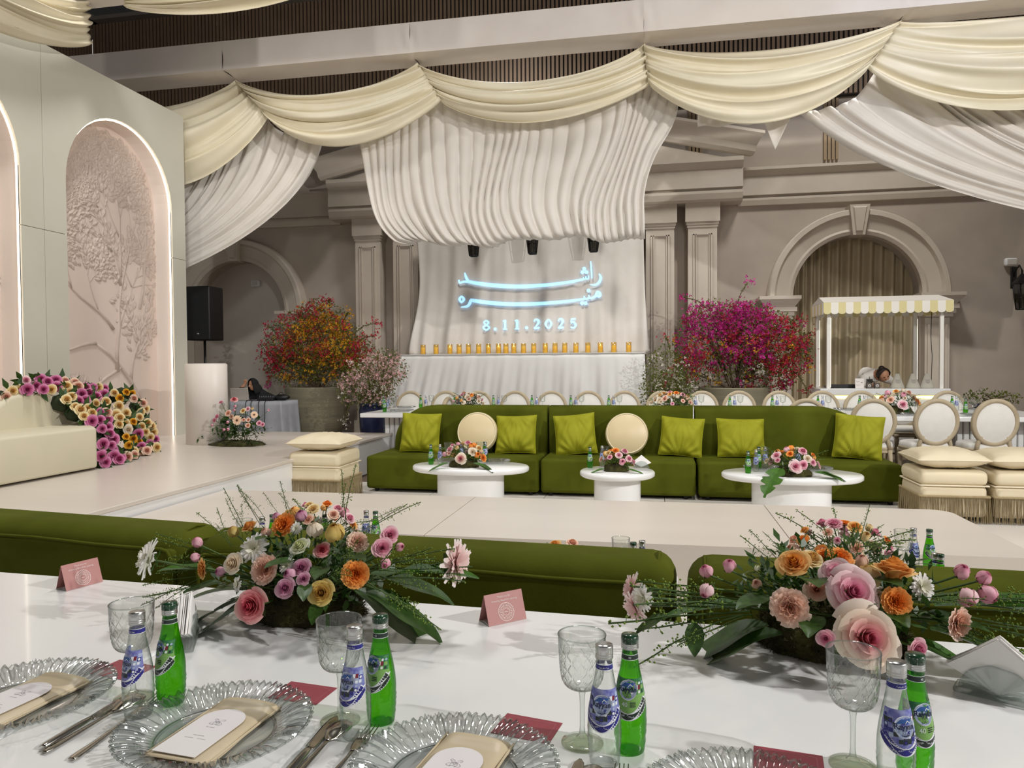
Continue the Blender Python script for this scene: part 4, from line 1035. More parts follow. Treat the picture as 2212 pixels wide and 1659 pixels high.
PC = [(-1.225, 1.225), (-.775, 1.185), (-.318, 1.128), (.135, 1.085), (.59, 1.06)]
for i, (x, y) in enumerate(PC):
    r_ = tA+[.0, .05, -.02, .03, 0][i]
    cr, sr = math.cos(r_), math.sin(r_)
    def off(dx, dy, z=TZ): return (x+dx*cr-dy*sr, y+dx*sr+dy*cr, z)
    place(CHG, (x, y, TZ), r_, 'fluted clear glass charger plate '+SET[i], 'glass charger plates on the dining table')
    place(NAP, off(.0, .0, TZ+.0055), r_-.08, 'folded champagne satin napkin on the charger plate '+SET[i], 'champagne napkins')
    m_ = place(MENU, off(-.004, -.02, TZ+.0185), r_-.10, 'arched white menu card with a monogram on the napkin '+SET[i], 'menu cards on napkins')
    m_.rotation_euler = (0, 0, r_-.1)
    place(SPO, off(.215, .065), r_-.05, 'polished steel spoon beside the charger plate '+SET[i], 'steel spoons')
    place(KNI, off(.188, .075), r_+.02, 'polished steel knife beside the charger plate '+SET[i], 'steel knives')
    place(FOR, off(-.192, .085), r_+.02, 'polished steel fork beside the charger plate '+SET[i], 'steel forks')
    rcard = MB().rbox(-.055, .055, -.04, .04, 0, .0008, .0003, 1)
    q = MB(); 
    o = tag(rcard.build('flat_card', REDC, None, off(.075, .185), (0, 0, r_-.12)), 'flat wine red card tucked behind the charger plate '+SET[i], 'card', 'wine red cards')
    sgeo = stroke_geo([(-.045, -.03), (.045, -.03), (.045, .03), (-.045, .03), (-.045, -.03)], .0008); MB().add([(a_, b_, .0011) for a_, b_ in sgeo[0]], sgeo[1]).build('printed_border', mat('card_line', '#b87880', .6), o)
p = at(150, 1270, z=TZ); place(TENT, (p.x+.01, p.y+.03, TZ), math.radians(72), 'rose pink tent card on the table corner away from the napkin holders', 'rose pink tent cards')
p = at(1082, 1346, z=TZ); place(TENT, (p.x, p.y+.025, TZ), math.radians(42), 'rose pink tent card standing between the two flower arrangements', 'rose pink tent cards')
p = at(400, 1395, z=TZ); place(NHOLD, (p.x-.01, p.y+.02, TZ), math.radians(118), 'glass napkin fan holder behind the green bottle and grey leaves', 'glass napkin holders')
p = at(2150, 1512, z=TZ); place(NHOLD, (p.x+.01, p.y+.01, TZ), math.radians(-30), 'glass napkin fan holder beside the large cream rose arrangement', 'glass napkin holders')

# ------------------------------------------------------------------ the two big arrangements
def px_arr(name, label, root, flowers, leaves, sprigs, moss, seed, group, mossdy=0):
    root = Vector(root); fl_ = []
    for k, c, px, py, dia, Y, d in flowers:
        p = at(px, py, Y=Y); dep = (p-_C).dot(_F); fl_.append((k, c, tuple(p-root), 1.08*dia*dep/FPX, d))
    lv = [(k, tuple(at(px, py, Y=Y)-root), L, yaw, pit) for k, px, py, Y, L, yaw, pit in leaves]
    Rj = random.Random(seed); sp = []
    for px, py, Y, d, L in sprigs:
        for k in range(3): sp.append((tuple(at(px+k*Rj.uniform(-9, 9), py+k*Rj.uniform(-9, 9), Y=Y)-root), tuple(q+k*Rj.uniform(-.14, .14) for q in d), L*(1 if k == 0 else Rj.uniform(.55, .95))))
    return arrangement(name, label, root, fl_, lv, sp, moss, seed, group, 64, True, 0, mossdy)
S = (.15, -1, .25)
A1 = [('rose', 'redpink', 549, 1308, 84, 1.60, (-.1, -1, .25)), ('rose', 'yellow', 697, 1281, 66, 1.62, (.05, -1, .35)), ('rose', 'mauve', 619, 1271, 50, 1.61, (0, -1, .4)), ('bud', 'mauve', 626, 1241, 36, 1.63, (-.2, -1, .5)),
      ('rose', 'mauve', 657, 1251, 33, 1.62, (.2, -1, .4)), ('rose', 'mauve', 653, 1228, 48, 1.66, (.1, -1, .6)), ('carnation', 'peach', 572, 1229, 66, 1.65, (-.15, -1, .4)), ('rose', 'cream', 508, 1218, 56, 1.66, (-.3, -1, .4)),
      ('daisy', 'white', 550, 1184, 62, 1.72, (-.1, -1, .7)), ('daisy', 'white', 514, 1262, 32, 1.62, (-.8, -1, .2)), ('daisy', 'white', 620, 1222, 34, 1.66, (-.2, -.8, .7)), ('daisy', 'white', 322, 1208, 82, 1.66, (-1, -.35, .25)),
      ('daisy', 'blushwhite', 984, 1215, 92, 1.74, (1, -.3, .05)), ('carnation', 'orange', 612, 1133, 56, 1.76, (-.2, -.8, .7)), ('carnation', 'orange', 768, 1240, 60, 1.66, (.3, -1, .35)), ('rose', 'greenwhite', 650, 1184, 52, 1.70, (-.2, -.6, .8)),
      ('bud', 'cream', 680, 1148, 48, 1.74, (-.1, -.3, 1)), ('bud', 'yellow', 722, 1154, 58, 1.73, (.1, -.35, 1)), ('rose', 'redpink', 697, 1190, 40, 1.74, (.2, -.7, .6)), ('rose', 'pink', 826, 1184, 50, 1.70, (.5, -1, .4)),
      ('rose', 'pink', 842, 1157, 44, 1.73, (.5, -.8, .6)), ('bud', 'pink', 832, 1216, 32, 1.68, (.3, -1, -.2)), ('bud', 'pink', 862, 1182, 27, 1.72, (.9, -.5, .3)), ('bud', 'pink', 428, 1173, 32, 1.72, (-.5, -.4, .9)),
      ('bud', 'pink', 424, 1204, 28, 1.70, (-1, -.4, .3)), ('carnation', 'apricot', 437, 1228, 44, 1.68, (-.7, -.8, .1)), ('bud', 'mauve', 478, 1234, 30, 1.68, (-.5, -.9, .2)), ('carnation', 'blush', 772, 1170, 46, 1.74, (.4, -.7, .6)),
      ('bud', 'mauve', 650, 1116, 36, 1.80, (.1, -.5, 1)), ('bud', 'mauve', 598, 1118, 26, 1.80, (-.2, -.4, 1)), ('rose', 'apricot', 540, 1140, 40, 1.80, (-.4, -.4, .9)), ('daisy', 'white', 640, 1142, 26, 1.74, (0, -1, .5)), ('bud', 'blush', 575, 1152, 30, 1.76, (-.2, -.6, .8)),
      ('bud', 'yellow', 506, 1150, 34, 1.80, (-.5, -.4, .9))]
L1 = [('grey', 560, 1285, 1.70, .26, PI*.98, -.28), ('grey', 545, 1300, 1.66, .24, PI*1.06, -.42), ('broad', 530, 1275, 1.74, .24, PI*.93, -.05), ('broad', 770, 1275, 1.72, .26, -.12, -.38), ('broad', 790, 1280, 1.68, .22, -.02, -.30), ('broad', 800, 1240, 1.76, .22, .1, -.1),
      ('rose', 690, 1300, 1.62, .06, -1.5, -.5), ('rose', 660, 1262, 1.62, .06, -1.2, -.2), ('rose', 745, 1205, 1.72, .09, -.6, .3), ('rose', 640, 1210, 1.68, .09, -2, .2), ('blade', 460, 1235, 1.72, .16, PI*.99, .1), ('blade', 860, 1240, 1.72, .2, .05, .12),
      ('rose', 590, 1165, 1.74, .08, -1.6, .4), ('rose', 700, 1225, 1.70, .08, -1.4, .1), ('rose', 480, 1260, 1.70, .1, -2.6, 0)]
SP1 = [(470, 1200, 1.74, (-1, -.1, .35), .17), (450, 1215, 1.72, (-1, -.2, .1), .18), (430, 1250, 1.70, (-.9, -.3, -.35), .16), (420, 1265, 1.66, (-1, -.3, -.3), .14), (530, 1150, 1.8, (-.5, 0, .9), .14), (560, 1130, 1.8, (-.6, .1, .8), .13), (630, 1130, 1.82, (-.5, .2, .8), .12),
       (745, 1130, 1.84, (.12, .1, 1), .16), (800, 1140, 1.84, (.7, .1, .5), .15), (740, 1220, 1.68, (.3, -.3, .5), .12), (790, 1230, 1.70, (1, -.1, .3), .20), (800, 1250, 1.68, (1, -.1, .05), .24), (790, 1265, 1.64, (1, -.2, -.2), .22), (720, 1240, 1.66, (.5, -.6, .2), .1), (850, 1230, 1.72, (1, 0, .1), .2), (830, 1215, 1.74, (1, 0, .35), .2), (500, 1180, 1.76, (-.6, 0, .7), .13)]
r1 = at(632, 1345, z=TZ)
px_arr('flower_arrangement', 'long low flower arrangement with a red and cream rose at its front', (r1.x, r1.y+.06, TZ), A1, L1, SP1, (.155, .10, .085), 3, None)
A2 = [('openrose', 'creampink', 1868, 1378, 150, 1.58, (.1, -1, .35)), ('openrose', 'palepink', 1838, 1280, 120, 1.64, (.15, -1, .45)), ('rose', 'palepink', 1806, 1240, 72, 1.68, (-.2, -.9, .6)), ('carnation', 'peach', 1706, 1312, 82, 1.62, (-.2, -1, .3)),
      ('carnation', 'orange', 1937, 1300, 66, 1.64, (.2, -1, .3)), ('rose', 'apricot', 1930, 1240, 100, 1.70, (.1, .1, 1)), ('bud', 'ivoryy', 1880, 1250, 70, 1.74, (-.3, .1, 1)), ('rose', 'apricot', 1716, 1222, 80, 1.70, (-.2, -.6, .8)), ('rose', 'ivoryy', 1752, 1212, 60, 1.74, (.2, -.4, .9)),
      ('carnation', 'orange', 1815, 1203, 54, 1.76, (.1, -.5, .9)), ('carnation', 'orange', 1783, 1200, 44, 1.78, (-.2, -.4, .9)), ('daisy', 'white', 1992, 1267, 56, 1.70, (.4, -.8, .4)), ('bud', 'pink', 2076, 1237, 46, 1.72, (.2, -.5, .9)), ('bud', 'pink', 2122, 1250, 44, 1.72, (.6, -.4, .8)),
      ('bud', 'palepink', 2088, 1288, 56, 1.68, (0, -.8, -.4)), ('bud', 'pink', 2130, 1282, 54, 1.70, (.5, -.7, -.4)), ('carnation', 'peach', 2072, 1347, 72, 1.64, (.6, -.8, 0)), ('rose', 'pink', 1785, 1379, 44, 1.57, (-.4, -1, .2)), ('rose', 'pink', 1980, 1400, 50, 1.58, (.4, -1, .1)),
      ('daisy', 'blushwhite', 1366, 1272, 66, 1.70, (-1, -.4, .3)), ('daisy', 'blushwhite', 1372, 1312, 66, 1.66, (-.8, -.6, -.3)), ('daisy', 'white', 1388, 1292, 56, 1.64, (-.7, -.8, 0)), ('bud', 'pink', 1526, 1236, 40, 1.72, (-.4, -.4, .9)), ('bud', 'pink', 1574, 1224, 40, 1.74, (.1, -.4, 1)), ('bud', 'palepink', 1526, 1274, 44, 1.68, (-.4, -.8, -.5)),
      ('bud', 'greenwhite', 1635, 1228, 18, 1.72, (0, -.3, 1)), ('bud', 'blush', 1634, 1262, 30, 1.72, (-.2, -.8, .5)), ('rose', 'blush', 1765, 1275, 60, 1.74, (-.2, -.8, .5)), ('bud', 'blush', 1860, 1215, 40, 1.78, (0, -.3, 1)), ('rose', 'cream', 1895, 1290, 50, 1.72, (.2, -.8, .4))]
L2 = [('blade', 1960, 1385, 1.66, .19, -.2, -.30), ('broad', 1690, 1370, 1.68, .24, PI*.97, -.28), ('broad', 1660, 1350, 1.74, .24, PI*1.02, -.3), ('broad', 2010, 1360, 1.72, .24, -.06, -.2), ('rose', 1760, 1330, 1.64, .09, -1.9, 0), ('rose', 1900, 1310, 1.68, .1, -1.3, .1), ('rose', 1990, 1330, 1.68, .12, -.4, .1),
      ('blade', 1600, 1310, 1.72, .18, PI*.98, -.1), ('blade', 2020, 1310, 1.74, .22, .08, .1), ('blade', 2120, 1310, 1.74, .2, .05, .18), ('rose', 1750, 1250, 1.7, .1, -1.6, .3), ('rose', 1880, 1250, 1.72, .1, -1.2, .3), ('rose', 1660, 1290, 1.70, .1, -2.4, .1), ('rose', 1500, 1345, 1.66, .07, -1.6, -.9), ('rose', 1440, 1330, 1.66, .08, -2.8, -.3)]
SP2 = [(1640, 1300, 1.72, (-1, -.1, .12), .3), (1620, 1320, 1.70, (-1, -.1, -.1), .32), (1600, 1330, 1.66, (-1, -.3, -.25), .26), (1560, 1290, 1.72, (-1, -.1, .1), .2), (1700, 1240, 1.74, (-.7, 0, .7), .14), (1850, 1200, 1.8, (.1, .1, 1), .12), (1990, 1300, 1.72, (1, 0, .12), .26), (2010, 1330, 1.70, (1, -.1, -.1), .28), (2030, 1350, 1.66, (1, -.2, -.25), .26),
       (2080, 1330, 1.70, (1, -.1, -.2), .24), (1960, 1290, 1.68, (.7, -.3, .1), .14), (2060, 1370, 1.64, (1, -.3, -.3), .2), (1800, 1270, 1.74, (.1, 0, 1), .14), (2100, 1300, 1.72, (1, 0, .05), .2)]
r2 = at(1800, 1415, z=TZ)
px_arr('flower_arrangement', 'long low flower arrangement with large pale pink and cream open roses', (r2.x+.01, r2.y+.06, TZ), A2, L2, SP2, (.165, .11, .10), 4, None)

# ================================================================== green sofas
def bev_prism(out, y0, y1, bev, seg=4, name=''):
    bm = bmesh.new(); vs = [bm.verts.new((x, y0, z)) for x, z in out]; f = bm.faces.new(vs)
    r = bmesh.ops.extrude_face_region(bm, geom=[f]); nv = [g for g in r['geom'] if isinstance(g, bmesh.types.BMVert)]
    for v in nv: v.co.y = y1
    bmesh.ops.recalc_face_normals(bm, faces=bm.faces[:])
    ed = [e for e in bm.edges if abs(e.verts[0].co.y-e.verts[1].co.y) < 1e-6]
    bmesh.ops.bevel(bm, geom=ed, offset=bev, segments=seg, profile=.5, affect='EDGES')
    return bm
FS = 'modular green velvet sofa across the runway'
def far_sofa(x0, x1, end, label):
    t = thing('sofa_module', label, 'sofa', (x0, 7.8, 0), 0, 'green velvet sofa modules across the runway'); L = x1-x0; top = .93; r = .48
    if end == 'l': out = [(.10, .25), (L, .25), (L, top)]+[(.10+r-r*math.sin(a*PI/16)*1.0, top-r*.95+r*.95*math.cos(a*PI/16)) for a in range(0, 9)]
    elif end == 'r': out = [(0, .25), (L-.12, .25)]+[(L-.12-r*1.15+r*1.15*math.cos(a*PI/16), top-r*.9+r*.9*math.sin(a*PI/16)) for a in range(0, 9)]+[(0, top)]
    else: out = [(0, .25), (L, .25), (L, top), (0, top)]
    MB().bm(bev_prism(out, .62, .95, .07)).build('backrest', GREENV, t)
    MB().rbox(.002, L-.002, 0, .93, .035, .40, .035, 4).build('seat', GREENV, t)
    for x in (.1, L-.1):
        for y in (.08, .85): MB().lathe([(.025, 0), (.03, .045)], 8).build('foot', BLACK, t, (x, y, 0))
far_sofa(-3.19, -1.235, 'l', 'green velvet sofa module with the rounded end nearest the white stage')
far_sofa(-1.215, .405, '', 'straight middle module of the green velvet sofa, one round cushion on it')
far_sofa(.425, 2.375, 'r', 'green velvet sofa module with the rounded end beside the two poufs')
def near_sofa(p0, p1, L, label):
    a = math.atan2(p1[1]-p0[1], p1[0]-p0[0]); t = thing('sofa_module', label, 'sofa', (p0[0], p0[1], 0), a, 'green velvet sofa backs behind the dining table')
    MB().rbox(0, L, .0, .25, .06, .825, .075, 5).build('backrest', GREENV, t)
    rp = MB().rbox(.035, L-.035, -.012, .06, .10, .772, .02, 3).build('rear_panel', GREENV, t)
    def pip(z): return .0
    P = [(.04, -.012, .12), (.04, -.012, .742), (.055, -.012, .765), (.08, -.012, .771)]+[(.08+(L-.16)*i/10, -.012+.002*math.sin(i*1.7), .771+.004*math.sin(i*1.3)) for i in range(1, 10)]+[(L-.08, -.012, .771), (L-.055, -.012, .765), (L-.04, -.012, .742), (L-.04, -.012, .12)]
    MB().tube(P, .007, 6).build('piping', GREENV, rp)
    for xx in (.05, L-.05): MB().tube([(xx, .02+.22*math.sin(k*PI/10)*0+.0, .70) if False else (xx, .125-.128*math.cos(k*PI/10), .705+.123*math.sin(k*PI/10)) for k in range(11)], .005, 5).build('seam', GREENV, t)
    MB().rbox(.003, L-.003, .22, .88, .06, .42, .04, 3).build('seat', GREENV, t)
near_sofa((-3.25, 2.50), (-1.59, 2.295), 1.64, 'green velvet sofa back behind the isolated tent card')
near_sofa((-1.575, 2.275), (.055, 2.175), 1.63, 'green velvet sofa back behind the red rose arrangement')
near_sofa((.085, 2.15), (1.80, 2.06), 1.7, 'green velvet sofa back behind the cream rose arrangement')

# ------------------------------------------------------------------ cushions
def pillow_geo(W, Hh, T, seed, pinch=.10, wk=1.):
    R = random.Random(seed); ph = [R.uniform(0, 6) for _ in range(6)]; b = MB()
    for s in (-1, 1):
        def fn(u, v):
            x, z = 2*u-1, 2*v-1; ex = 1-pinch*(1-x*x)*0-pinch*.9*(1-abs(z)**2)*0
            px = x*W/2*(1-pinch*(1-z*z)*.55*1.0+pinch*.55*0); pz_ = z*Hh/2*(1-pinch*(1-x*x)*.55)
            e = ((1-abs(x)**2.6)*(1-abs(z)**2.6)); e = max(0, e)**.5
            wr = .022*math.sin(9*x+4*z+ph[0])*e*abs(z)**2*1.0+.016*math.sin(7*z-11*x+ph[1])*e*(abs(x)**2)+.02*noise.noise(Vector((x*1.6, z*1.6, seed*3.1)))*e
            cr = .02*math.sin(18*math.atan2(z+1.15, x+.001*seed)+ph[2])*e*(1-v)**2+.016*math.sin(22*math.atan2(z-1.15, x)+ph[3])*e*v**2
            return (px, s*(T/2*e+wk*(wr+cr)+.004), pz_)
        b.grid(fn, 28, 28)
    pts = []
    for k in range(80):
        q = k/20; i = int(q); f = (q-i)*2-1; x, z = [(f, -1), (1, f), (-f, 1), (-1, -f)][i]
        pts.append((x*W/2*(1-pinch*(1-z*z)*.55), 0, z*Hh/2*(1-pinch*(1-x*x)*.55)))
    return b, pts
def cushion(label, loc, rx, ry, rz, seed, W=.46, Hh=.46, T=.2):
    t = thing('square_cushion', label, 'cushion', loc, 0, 'green velvet scatter cushions'); t.rotation_euler = Euler((rx, ry, rz))
    b, pts = pillow_geo(W, Hh, T, seed); c = b.build('cover', GREENC, t, (0, 0, Hh/2)); MB().tube(pts+[pts[0]], .0055, 5).build('seam', GREENC, c)
SY = 8.20
def cu(px, lab, seed, ry=0, rz=0, W=.46, Hh=.46):
    p = at(px, 940, Y=SY); cushion(lab, (p.x, SY, .405), -.30, ry, rz, seed, W, Hh)
cu(905, 'green velvet cushion at the rounded sofa end nearest the stage', 1, .03, .1)
cu(1113, 'green velvet cushion beside the round cushion, next to the first sofa seam', 2, -.03, -.05, .47, .44)
cu(1246, 'green velvet cushion with a raised corner beside the middle round cushion', 3, -.10, .05, .46, .46)
cu(1468, 'green velvet cushion leaning over the seam beside the middle round cushion', 4, .06, -.15, .46, .43)
cu(1602, 'green velvet cushion behind the bottles of the long oval table', 5, .02, .1, .50, .42)
cu(1850, 'crumpled green velvet cushion in the rounded sofa end beside the poufs', 6, .08, -.25, .47, .47)
def round_cushion(px, lab):
    p = at(px, 930, Y=SY); t = thing('round_cushion', lab, 'cushion', (p.x, SY, .405), 0, 'round cream cushions'); t.rotation_euler = (-.22, 0, .05)
    R_ = .235
    MB().lathe([(0, -.07), (R_-.03, -.068), (R_-.008, -.05), (R_, 0), (R_-.008, .05), (R_-.03, .068), (0, .072)], 48, M=TR((0, 0, R_), (PI/2, 0, 0))).build('drum', mat('cream_satin', '#cbb890', .4, col2='#d2c09a', scale=3, sheen=.3), t)
    for s in (-1, 1): MB().tube([((R_-.018)*math.cos(i*PI/24), s*.064, R_+(R_-.018)*math.sin(i*PI/24)) for i in range(49)], .006, 6, cap=False).build('piping', mat('cream_piping', '#e2d6b8', .45), t)
round_cushion(1030, 'round cream cushion on the sofa module nearest the stage')
round_cushion(1354, 'round cream cushion on the middle sofa module')
# ------------------------------------------------------------------ poufs with fringe and cushion
FRI = mat('fringe', '#a08f6c', .85, col2='#8f7e5c', scale=30)
def pouf(label, loc, W=.58, h=.50, rz=0, clab=''):
    t = thing('fringed_pouf', label, 'pouf', loc, rz, 'cream fringed poufs')
    MB().rbox(-W/2, W/2, -W/2, W/2, .05, h*.72, .05, 4).build('body', CREAM, t)
    MB().rbox(-W/2-.005, W/2+.005, -W/2-.005, W/2+.005, h*.71, h, .05, 4).build('seat_pad', CREAM, t)
    c = [(W/2-.03, W/2), (W/2, W/2-.03)]
    ring = [(math.copysign(1, math.cos(a))*min(W/2+.004, abs(math.cos(a))*.8*W), math.copysign(1, math.sin(a))*min(W/2+.004, abs(math.sin(a))*.8*W)) for a in [2*PI*i/48 for i in range(49)]]
    MB().tube([(x, y, h*.715) for x, y in ring], .007, 5).build('piping', mat('pouf_piping', '#e2d6bd', .6), t)
    MB().tube([(x*1.012, y*1.012, .235) for x, y in ring], .012, 5).build('braid', FRI, t)
    f_ = MB(); R = random.Random(hash(label) % 1000 if False else len(label))
    per = []
    for i in range(48):
        (x0, y0), (x1, y1) = ring[i], ring[i+1]; n = max(1, int(math.hypot(x1-x0, y1-y0)/.008))
        for k in range(n): per.append((x0+(x1-x0)*k/n, y0+(y1-y0)*k/n))
    for x, y in per:
        dx, dy = R.uniform(-.006, .006), R.uniform(-.006, .006)
        f_.tube([(x*1.015, y*1.015, .235), (x*1.03+dx, y*1.03+dy, .13), (x*1.035+dx*2, y*1.035+dy*2, .012)], .0034, 3, cap=False)
    f_.build('fringe', FRI, t, kind='stuff')
    q = thing('seat_cushion', clab, 'cushion', (loc[0], loc[1], h), rz, 'cream seat cushions on poufs')
    b, pts = pillow_geo(W*1.07, W*1.07, .17, 9, .08, .3); cv = b.build('cover', CREAM, q, (0, 0, .09), (PI/2, 0, 0)); MB().tube(pts+[pts[0]], .006, 5).build('piping', MATS['pouf_piping'], cv)
p = at(703, 1000, Y=7.35); pouf('cream pouf with long fringe beside the white stage', (p.x, 7.35, 0), .56, .52, .0, 'cream cushion on the pouf beside the stage')
p = at(2036, 1050, Y=7.30); pouf('cream fringed pouf next to the green sofa end', (p.x, 7.30, 0), .54, .46, .0, 'cream cushion on the pouf next to the green sofa')
p = at(2180, 1050, Y=7.30); pouf('cream fringed pouf farther from the green sofa end', (p.x+.05, 7.30, 0), .54, .46, .0, 'cream cushion on the pouf farther from the sofa')

# ------------------------------------------------------------------ coffee tables and what stands on them
def coffee(label, cx, cy, a, b, ba, bb, h=.42, group='oval white coffee tables'):
    t = thing('coffee_table', label, 'coffee table', (cx, cy, 0), 0, group)
    S_ = TR(sc=(1, b/a, 1))
    MB().lathe([(0, h-.055), (a-.02, h-.055), (a, h-.04), (a, h-.012), (a-.012, h), (0, h)], 56, M=S_).build('tabletop', WHITE, t)
    MB().lathe([(ba, 0), (ba, h-.055)], 48, M=TR(sc=(1, bb/ba, 1)), cap=False).build('drum_base', WHITE, t)
    return t
CT = [('wide oval white coffee table near the stage end of the green sofa', -1.80, 7.08, .585, .36, .335, .24), ('small round white coffee table in front of the middle sofa module', -.355, 6.92, .345, .335, .215, .2),
      ('wide oval white coffee table at the pouf end of the green sofa', 1.19, 6.98, .605, .38, .34, .25)]
for c in CT: coffee(*c)
NT = [('white coffee table hidden behind the sofa with the red rose arrangement', -1.78, 3.62, .56, .32, .3, .2), ('round white coffee table behind the middle of the near sofa', -.3, 3.52, .40, .32, .2, .18), ('white coffee table behind the sofa with the cream rose arrangement', .98, 3.58, .56, .34, .3, .2)]
for c in NT: coffee(*c, group='white coffee tables behind the near sofa')
PALS = ['peach', 'blush', 'pink', 'orange', 'ivoryy', 'cream', 'apricot', 'palepink']
def small_arr(label, x, y, z, rx, h, n, seed, size=.085, hero=None, group=None, leaves=(), ry=None, fine=False, sprn=10, tufts=26):
    R = random.Random(seed); ry = ry or rx*.6
    fl_ = dome(R, rx, ry, h, n, PALS, size)
    if hero: fl_ = [f for f in fl_ if not (abs(f[2][0]) < size*.7 and f[2][1] < 0 and f[2][2] < h*.65)]; fl_.append(('openrose', hero, (.0, -ry*1.02, h*.42), size*1.55, (.05, -1, .35)))
    sp = [((0, 0, h*.5), (math.cos(a), .5*math.sin(a), R.uniform(-.1, .5)), rx*R.uniform(1.1, 1.5)) for a in [R.uniform(0, 6.3) for _ in range(sprn)]]
    return arrangement('flower_arrangement', label, (x, y, z+.001), fl_, leaves, sp, (rx*.72, ry*.72, h*.36), seed, group, tufts, fine)
CZ = .421
lv1 = [('blade', (-.12, -.14, .05), .2, PI+.35, -.25), ('blade', (.12, -.12, .05), .22, -.25, -.2), ('broad', (.16, -.1, .04), .2, -.5, -.1)]
small_arr('low flower arrangement on the oval table nearest the stage', -1.83, 6.95, CZ, .20, .22, 22, 51, .085, 'creampink', None, lv1)
small_arr('small flower arrangement on the round coffee table', -.36, 6.86, CZ, .15, .19, 16, 52, .085, None, None, [('blade', (-.1, -.1, .03), .16, PI+.2, -.2), ('blade', (.1, -.1, .03), .16, -.2, -.1)])
small_arr('low flower arrangement with a drooping monstera leaf on the oval table', 1.17, 6.80, CZ, .22, .23, 22, 53, .088, 'palepink', None, [('monstera', (-.12, -.14, .08), .30, PI+.75, -.55), ('blade', (.16, -.12, .05), .24, -.25, -.15), ('broad', (.2, -.1, .05), .22, -.1, -.1)])
small_arr('flower arrangement behind the sofa, its blooms rising over the red rose arrangement', -1.76, 3.62, CZ, .22, .25, 26, 54, .075, None, None, fine=True)
small_arr('flower arrangement on the table behind the middle sofa back', -.42, 3.45, CZ, .13, .14, 14, 55, .07, None, None, fine=True, sprn=5, tufts=8)
small_arr('flower arrangement behind the sofa, its blooms rising over the cream rose arrangement', .84, 3.62, CZ, .23, .24, 26, 56, .075, None, None, fine=True)
def put(proto, px, py, z, label, group, rz=0, Y=None):
    p = at(px, py, z=z) if Y is None else Vector((at(px, py, Y=Y).x, Y, z))
    c = min(CT, key=lambda q: abs(q[1]-p.x)); dx, dy = p.x-c[1], p.y-c[2]; m_ = .13 if proto is CHG else .045; k = math.hypot(dx/(c[3]-m_), dy/(c[4]-m_))
    if k > 1: p.x, p.y = c[1]+dx/k, c[2]+dy/k
    return place(proto, (p.x, p.y, z), rz, label, group)
TN = ['on the oval table nearest the stage', 'on the small round coffee table', 'on the oval table at the pouf end']
for i, its in enumerate(([('g', 931, 1003), ('c', 951, 1003), ('o', 963, 995), ('c', 979, 987), ('o', 997, 987), ('o', 1062, 986), ('c', 1084, 987), ('g', 1091, 984), ('p', 1118, 994), ('p', 928, 991)],
                         [('g', 1271, 1010), ('c', 1284, 1003), ('o', 1294, 1003), ('n', 1391, 1010)],
                         [('g', 1616, 1022), ('c', 1633, 1018), ('g', 1624, 1008), ('c', 1642, 1008), ('o', 1650, 1010), ('o', 1745, 995), ('c', 1751, 992), ('p', 1805, 1009), ('p', 1594, 1006)])):
    for k, x, y in its:
        if k == 'g': put(B_GREEN, x, y, CZ, 'green water bottle '+TN[i], 'water bottles on the coffee tables', .1)
        if k == 'c': put(B_CLEAR, x, y, CZ, 'clear water bottle '+TN[i], 'water bottles on the coffee tables', -.2)
        if k == 'o': put(GOB, x, y, CZ, 'crystal goblet '+TN[i], 'crystal goblets on the coffee tables')
        if k == 'p': put(CHG, x, y, CZ, 'fluted glass charger plate '+TN[i]+(' beside the single plate setting' if False else ''), 'charger plates on the coffee tables')
        if k == 'n': put(NHOLD, x, y, CZ, 'napkin fan holder on the small round coffee table', 'napkin holders on coffee tables', .1)
def clampT(p):
    c = min(NT, key=lambda q: abs(q[1]-p.x)); dx, dy = p.x-c[1], p.y-c[2]; k = math.hypot(dx/(c[3]-.045), dy/(c[4]-.045))
    if k > 1: p.x, p.y = c[1]+dx/k, c[2]+dy/k
    return p
BT = ['behind the red rose sofa', 'behind the middle sofa back', 'behind the cream rose sofa']
for i, k, x, y in ((0, 'c', 791, 1103), (0, 'g', 811, 1105), (0, 'c', 566, 1117), (0, 'g', 588, 1112), (0, 'c', 688, 1118), (0, 'g', 702, 1112), (1, 'g', 1368, 1172), (1, 'c', 1387, 1168), (2, 'c', 1973, 1141), (2, 'g', 2008, 1144), (2, 'c', 2020, 1195), (2, 'g', 2052, 1203)):
    p = at(x, y, z=CZ+.198); p = clampT(p)
    place(B_GREEN if k == 'g' else B_CLEAR, (p.x, p.y, CZ), -.2+.3*i, ('green' if k == 'g' else 'clear')+' water bottle '+BT[i], 'water bottles behind the near sofa')
for i, x, y in ((0, 528, 1122), (1, 1341, 1162), (2, 1952, 1146), (2, 1752, 1186)):
    p = clampT(at(x, y, z=CZ+.192)); place(GOB, (p.x, p.y, CZ), 0, 'crystal goblet '+BT[i], 'crystal goblets behind the near sofa')

